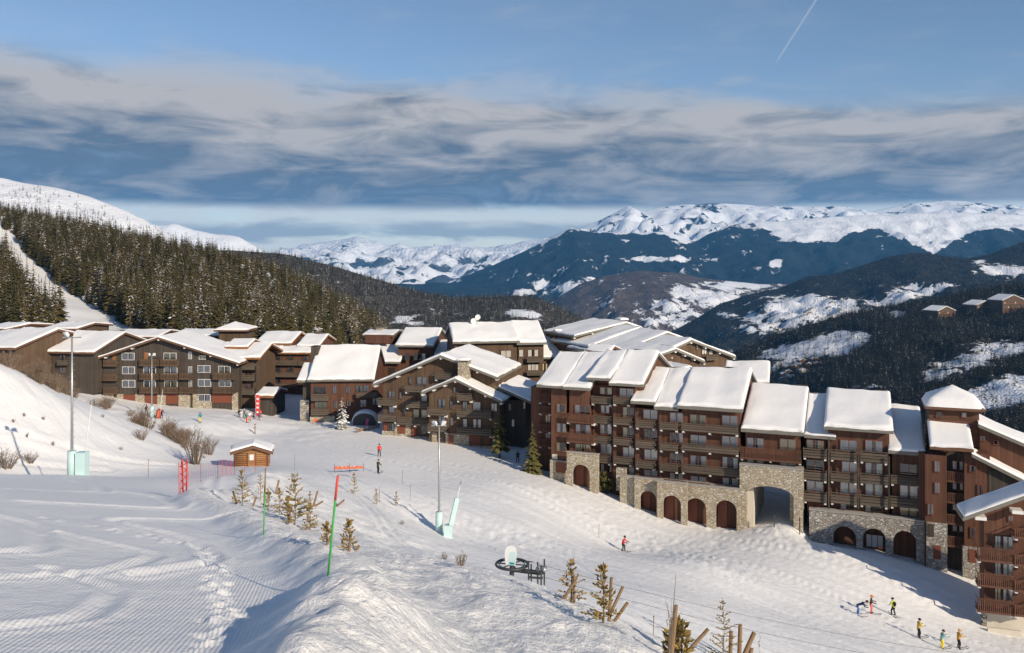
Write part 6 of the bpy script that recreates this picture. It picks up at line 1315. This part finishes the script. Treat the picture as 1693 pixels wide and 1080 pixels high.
# ------------------------------------------------------------------ people
_cols = dict(red=(0.62, 0.04, 0.04), black=(0.012, 0.012, 0.014), navy=(0.02, 0.03, 0.09), blue=(0.03, 0.16, 0.42), teal=(0.02, 0.23, 0.25), yellow=(0.78, 0.62, 0.03), lime=(0.55, 0.68, 0.06), mustard=(0.60, 0.33, 0.05), gold=(0.62, 0.42, 0.06), orange=(0.80, 0.17, 0.03),
             brown=(0.10, 0.06, 0.04), olive=(0.06, 0.06, 0.03), beige=(0.34, 0.25, 0.20), white=(0.75, 0.75, 0.76), grey=(0.14, 0.14, 0.15), mint=(0.22, 0.42, 0.38), purple=(0.12, 0.05, 0.18), skin=(0.50, 0.29, 0.20), boot=(0.03, 0.03, 0.035), coral=(0.75, 0.14, 0.10))
for k, c in _cols.items(): m_plain('cloth_' + k, c, 0.7, 0.15, 8.0)
def skeleton(P):
    """joints of a posed figure 1.75 m tall, facing -y; P: crouch, lean, arms (forward raise), spread, step, bend"""
    c = P.get('crouch', 0.06); lean = P.get('lean', 0.06); sp = P.get('spread', 0.12); st = P.get('step', 0.05); arm = P.get('arms', 0.35); bend = P.get('bend', 0.0)
    hip = 0.93 - c; J = {}
    J['pelvis'] = (0, 0.03, hip); tx = -lean - bend * 0.35; tz = hip + 0.50 - bend * 0.22
    J['waist'] = (0, tx * 0.35 + 0.02, hip + 0.18 - bend * 0.04); J['chest'] = (0, tx, tz - 0.12); J['neck'] = (0, tx * 1.1, tz + 0.02); hy = tx * 1.25 - 0.02 - bend * 0.16
    J['head0'] = (0, hy, tz + 0.13 - bend * 0.08); J['head1'] = (0, hy - 0.02 - bend * 0.05, tz + 0.27 - bend * 0.12); J['nose'] = (0, hy - 0.11, tz + 0.15 - bend * 0.1)
    for s, n in ((-1, 'l'), (1, 'r')):
        fy = -st * s; J['hip' + n] = (s * 0.09, 0.03, hip - 0.04); J['knee' + n] = (s * (0.10 + sp * 0.3), fy * 0.6 - c * 0.9 - 0.03, 0.49 - c * 0.4); J['ankle' + n] = (s * (0.10 + sp * 0.5), fy + 0.04, 0.10); J['toe' + n] = (s * (0.11 + sp * 0.5), fy - 0.17, 0.045)
        J['sh' + n] = (s * 0.185, tx + 0.01, tz - 0.03); el = (s * 0.27, tx - 0.10 * arm - 0.02, tz - 0.29 + 0.06 * arm); J['el' + n] = el; a = arm if not P.get('one') or s > 0 else arm * 0.2
        J['wr' + n] = (el[0] - s * 0.02, el[1] - 0.26 * min(1, a * 1.6 + 0.1), el[2] - 0.24 * (1 - min(1, a * 1.5)) + 0.02); w = J['wr' + n]; J['hd' + n] = (w[0], w[1] - 0.09 * min(1, a * 1.6 + 0.2), w[2] - 0.07 * (1 - min(1, a * 1.5)))
    E = [('pelvis', 'waist', 'top'), ('waist', 'chest', 'top'), ('chest', 'neck', 'top'), ('neck', 'head0', 'skin'), ('head0', 'head1', 'skin'), ('head0', 'nose', 'skin')]
    for n in 'lr': E += [('pelvis', 'hip' + n, 'leg'), ('hip' + n, 'knee' + n, 'leg'), ('knee' + n, 'ankle' + n, 'leg'), ('ankle' + n, 'toe' + n, 'boot'), ('chest', 'sh' + n, 'top'), ('sh' + n, 'el' + n, 'top'), ('el' + n, 'wr' + n, 'top'), ('wr' + n, 'hd' + n, 'glove')]
    Rd = dict(pelvis=.15, waist=.145, chest=.165, neck=.065, head0=.085, head1=.075, nose=.022, hip=.105, knee=.078, ankle=.06, toe=.05, sh=.085, el=.062, wr=.048, hd=.042)
    return J, E, Rd
PEOPLE = []
def person(px, py, H, yaw, top, leg, label, pose={}, hat='black', skis=True, poles=False, pack=None, y0=40, group=None):
    p = gpix(px, py, y0); J, E, Rd = skeleton(pose); names = list(J); bm = bmesh.new(); sk = bm.verts.layers.skin.verify(); V = {}
    for n in names:
        v = bm.verts.new(J[n]); V[n] = v; r = Rd[n] if n in Rd else Rd[n[:-1]]; v[sk].radius = (r, r * (0.8 if n in ('chest', 'pelvis', 'waist') else 1.0)); v[sk].use_root = (n == 'pelvis')
    for a, b, _ in E: bm.edges.new((V[a], V[b]))
    me = bpy.data.meshes.new('body'); bm.to_mesh(me); bm.free(); o = bpy.data.objects.new('body', me); COL.objects.link(o); o.modifiers.new('skin', 'SKIN').use_smooth_shade = True; o.modifiers.new('sub', 'SUBSURF').levels = 1
    r = empty('person', p, R(yaw)); s = H / 1.75; r.scale = (s, s, s); tag(r, label, 'person', group); o.parent = r; PEOPLE.append((o, J, E, top, leg))
    hx = Vector(J['head0']); h1 = Vector(J['head1']); c = (hx + h1) / 2 + Vector((0, 0.015, 0.045)); mb = MB(); n = 10; vs = []
    for j in range(5):
        f = j / 4 * math.pi / 2; rr = 0.135 * math.cos(f) if j < 4 else 0.012
        for i in range(n): a = 2 * math.pi * i / n; vs.append((c.x + rr * 0.92 * math.cos(a), c.y + rr * 1.08 * math.sin(a), c.z - 0.02 + 0.15 * math.sin(f)))
    mb.add(vs, [(j * n + i, j * n + (i + 1) % n, (j + 1) * n + (i + 1) % n, (j + 1) * n + i) for j in range(4) for i in range(n)] + [tuple(range(n))]); mb.build('helmet', M['cloth_' + hat], r, True)
    mb = MB(); mb.box(-0.075, 0.075, c.y - 0.15, c.y - 0.09, c.z - 0.075, c.z - 0.01); mb.build('goggles', M['cloth_black'], r)
    for q in 'lr':
        w, hnd = Vector(J['wr' + q]), Vector(J['hd' + q]); d = (hnd - w).normalized(); side = d.cross(Vector((0, 0, 1))); side = side.normalized() if side.length > 0.1 else Vector((1, 0, 0)); up = side.cross(d); mb = MB(); sgn = 1 if q == 'l' else -1
        for k in range(4):
            b0 = hnd + side * (k - 1.5) * 0.02; L = (0.062, 0.075, 0.07, 0.055)[k]; mb.tube([b0, b0 + d * L * 0.6, b0 + d * L * 0.75 - up * 0.03], [0.013, 0.013, 0.009], 5)
        b0 = w.lerp(hnd, 0.5) + side * sgn * 0.035; mb.tube([b0, b0 + (d + side * sgn * 0.8).normalized() * 0.05], [0.014, 0.010], 5); mb.build('glove_fingers', M['cloth_black'], r, True)
    if skis:
        for q in 'lr':
            a = Vector(J['ankle' + q]); mb = MB(); x = a.x; y = a.y - 0.08; prof = [(-0.86, 0.10), (-0.78, 0.03), (-0.6, 0.012), (0.0, 0.012), (0.72, 0.012), (0.76, 0.03)]
            for (y0_, z0_), (y1_, z1_) in zip(prof[:-1], prof[1:]): w0 = 0.045; mb.add([(x - w0, y + y0_, z0_), (x + w0, y + y0_, z0_), (x + w0, y + y1_, z1_), (x - w0, y + y1_, z1_), (x - w0, y + y0_, z0_ + 0.012), (x + w0, y + y0_, z0_ + 0.012), (x + w0, y + y1_, z1_ + 0.012), (x - w0, y + y1_, z1_ + 0.012)], [(0, 3, 2, 1), (4, 5, 6, 7), (0, 1, 5, 4), (2, 3, 7, 6), (0, 4, 7, 3), (1, 2, 6, 5)])
            mb.build('ski', M['cloth_grey'], r)
    if poles:
        for q in 'lr': h = Vector(J['hd' + q]); mb = MB(); mb.tube([h + Vector((0, -0.02, 0.10)), h + Vector((0.05 if q == 'r' else -0.05, 0.15, -h.z + 0.02))], 0.011, 5); mb.build('ski_pole', M['metal_grey'], r)
    if pack: t = Vector(J['chest']); mb = MB(); mb.tube([(0, t.y + 0.2, t.z - 0.28), (0, t.y + 0.24, t.z - 0.05), (0, t.y + 0.2, t.z + 0.14)], [0.10, 0.15, 0.09], 8); mb.build('backpack', M['cloth_' + pack], r, True)
    return r
fwd = dict(arms=0.75, crouch=0.06, lean=0.05); std = dict(arms=0.25, crouch=0.02, lean=0.02); ski = dict(arms=0.5, crouch=0.12, lean=0.14, step=0.08)
person(1030, 911, 1.80, 60, 'red', 'black', 'skier in red jacket and black trousers alone on the lower piste', ski, poles=True)
person(627, 755, 1.80, 20, 'red', 'black', 'skier in red top above the skier in dark green, by the twin-gabled chalet', std, skis=False)
person(625, 783, 1.80, 150, 'olive', 'black', 'skier in dark olive clothes right of the orange barrier', dict(arms=0.35, step=0.14, crouch=0.05), hat='olive', poles=True)
person(422, 718, 1.72, -70, 'beige', 'beige', 'person in beige standing below the ski class', std, hat='brown', skis=False)
person(331, 699, 1.75, 10, 'teal', 'yellow', 'skier in teal jacket and yellow trousers below the wide chalet', dict(arms=0.4, step=0.1), hat='navy')
person(242, 686, 1.78, 40, 'brown', 'brown', 'person in dark brown by the mast before the wide chalet', std, hat='black', skis=False, y0=100)
person(267, 692, 1.70, 60, 'navy', 'navy', 'person in navy bending over the orange sledge', dict(arms=0.7, bend=0.4), hat='purple', skis=False, y0=100)
for px, py, H, yw, t_, l_, ht, lab, po in ((395, 690, 1.6, 30, 'black', 'grey', 'black', 'skier in black at the left end of the ski class', dict(arms=0.6, bend=0.5)), (399, 692, 1.5, -20, 'white', 'white', 'black', 'skier in white in the ski class beside the one in black', std), (404, 690, 1.5, 40, 'grey', 'black', 'white', 'skier in grey in the middle of the ski class', std),
        (408, 699, 1.7, -30, 'teal', 'orange', 'teal', 'skier in teal jacket and orange trousers in front of the ski class', std), (413, 695, 1.6, 20, 'white', 'coral', 'red', 'skier in white jacket and coral trousers in the ski class', std), (420, 692, 1.4, -40, 'purple', 'black', 'olive', 'skier in purple under the red banner', dict(arms=0.4, crouch=0.2)), (428, 695, 1.5, 30, 'purple', 'brown', 'navy', 'skier in dark purple at the right end of the ski class', std), (431, 690, 1.3, 0, 'orange', 'black', 'orange', 'child in orange behind the ski class', std)):
    person(px, py, H, yw, t_, l_, lab, po, hat=ht, y0=90)
person(1418, 1017, 1.75, 80, 'navy', 'blue', 'skier in navy top and blue trousers bending forward', dict(arms=0.5, bend=1.0, spread=0.5, lean=0.15), hat='black', skis=True)
person(1440, 1015, 1.78, 70, 'brown', 'coral', 'skier in brown jacket with orange cap and coral trousers', dict(arms=0.5, lean=0.04), hat='orange')
person(1477, 1018, 1.75, 200, 'lime', 'black', 'skier in lime jacket with a black backpack', dict(arms=0.3, crouch=0.08), hat='black', pack='black')
person(1519, 1055, 1.78, 100, 'gold', 'black', 'skier in golden yellow jacket, left of the lowest three', fwd, hat='black')
person(1557, 1073, 1.72, 100, 'mint', 'yellow', 'skier in mint jacket and bright yellow trousers', dict(arms=0.8, lean=0.12, crouch=0.1), hat='black')
person(1585, 1073, 1.80, 100, 'mustard', 'black', 'skier in mustard jacket, rightmost of all', fwd, hat='mustard')
person(856, 765, 1.78, 0, 'black', 'black', 'person in black in the shade between the two firs', std, skis=False, y0=90)
def finish_people():
    bpy.context.view_layer.update(); dg = bpy.context.evaluated_depsgraph_get(); done = []
    for o, J, E, top, leg in PEOPLE: done.append(bpy.data.meshes.new_from_object(o.evaluated_get(dg)))
    for (o, J, E, top, leg), me in zip(PEOPLE, done):
        o.modifiers.clear(); o.data = me; me.name = 'body'; kinds = ['top', 'leg', 'skin', 'boot', 'glove']; me.materials.clear()
        for q in (top, leg, 'skin', 'boot', 'black'): me.materials.append(M['cloth_' + q])
        seg = [(Vector(J[a]), Vector(J[b]), kinds.index(k)) for a, b, k in E]
        for f in me.polygons:
            c = f.center; best = (9, 0)
            for a, b, k in seg:
                d = b - a; t = max(0, min(1, (c - a).dot(d) / d.length_squared)); q = (c - a - d * t).length / (1.25 if k == 0 else 1)
                if q < best[0]: best = (q, k)
            f.material_index = best[1]; f.use_smooth = True
finish_people()

# ------------------------------------------------------------------ the air
def haze():
    mb = MB(); mb.box(-21000, 21000, -3500, 19800, -1600, 1250)
    m = bpy.data.materials.new('haze'); m.use_nodes = True; t = NT(m.node_tree); t.n.clear()
    o = t.new('ShaderNodeOutputMaterial'); v = t.new('ShaderNodeVolumePrincipled')
    v.inputs['Color'].default_value = (0.14, 0.50, 1.0, 1); v.inputs['Density'].default_value = 3.2e-5; v.inputs['Anisotropy'].default_value = 0.0
    t.l.new(v.outputs[0], o.inputs['Volume'])
    ob = mb.build('haze', m); tag(ob, kind='stuff')
haze()
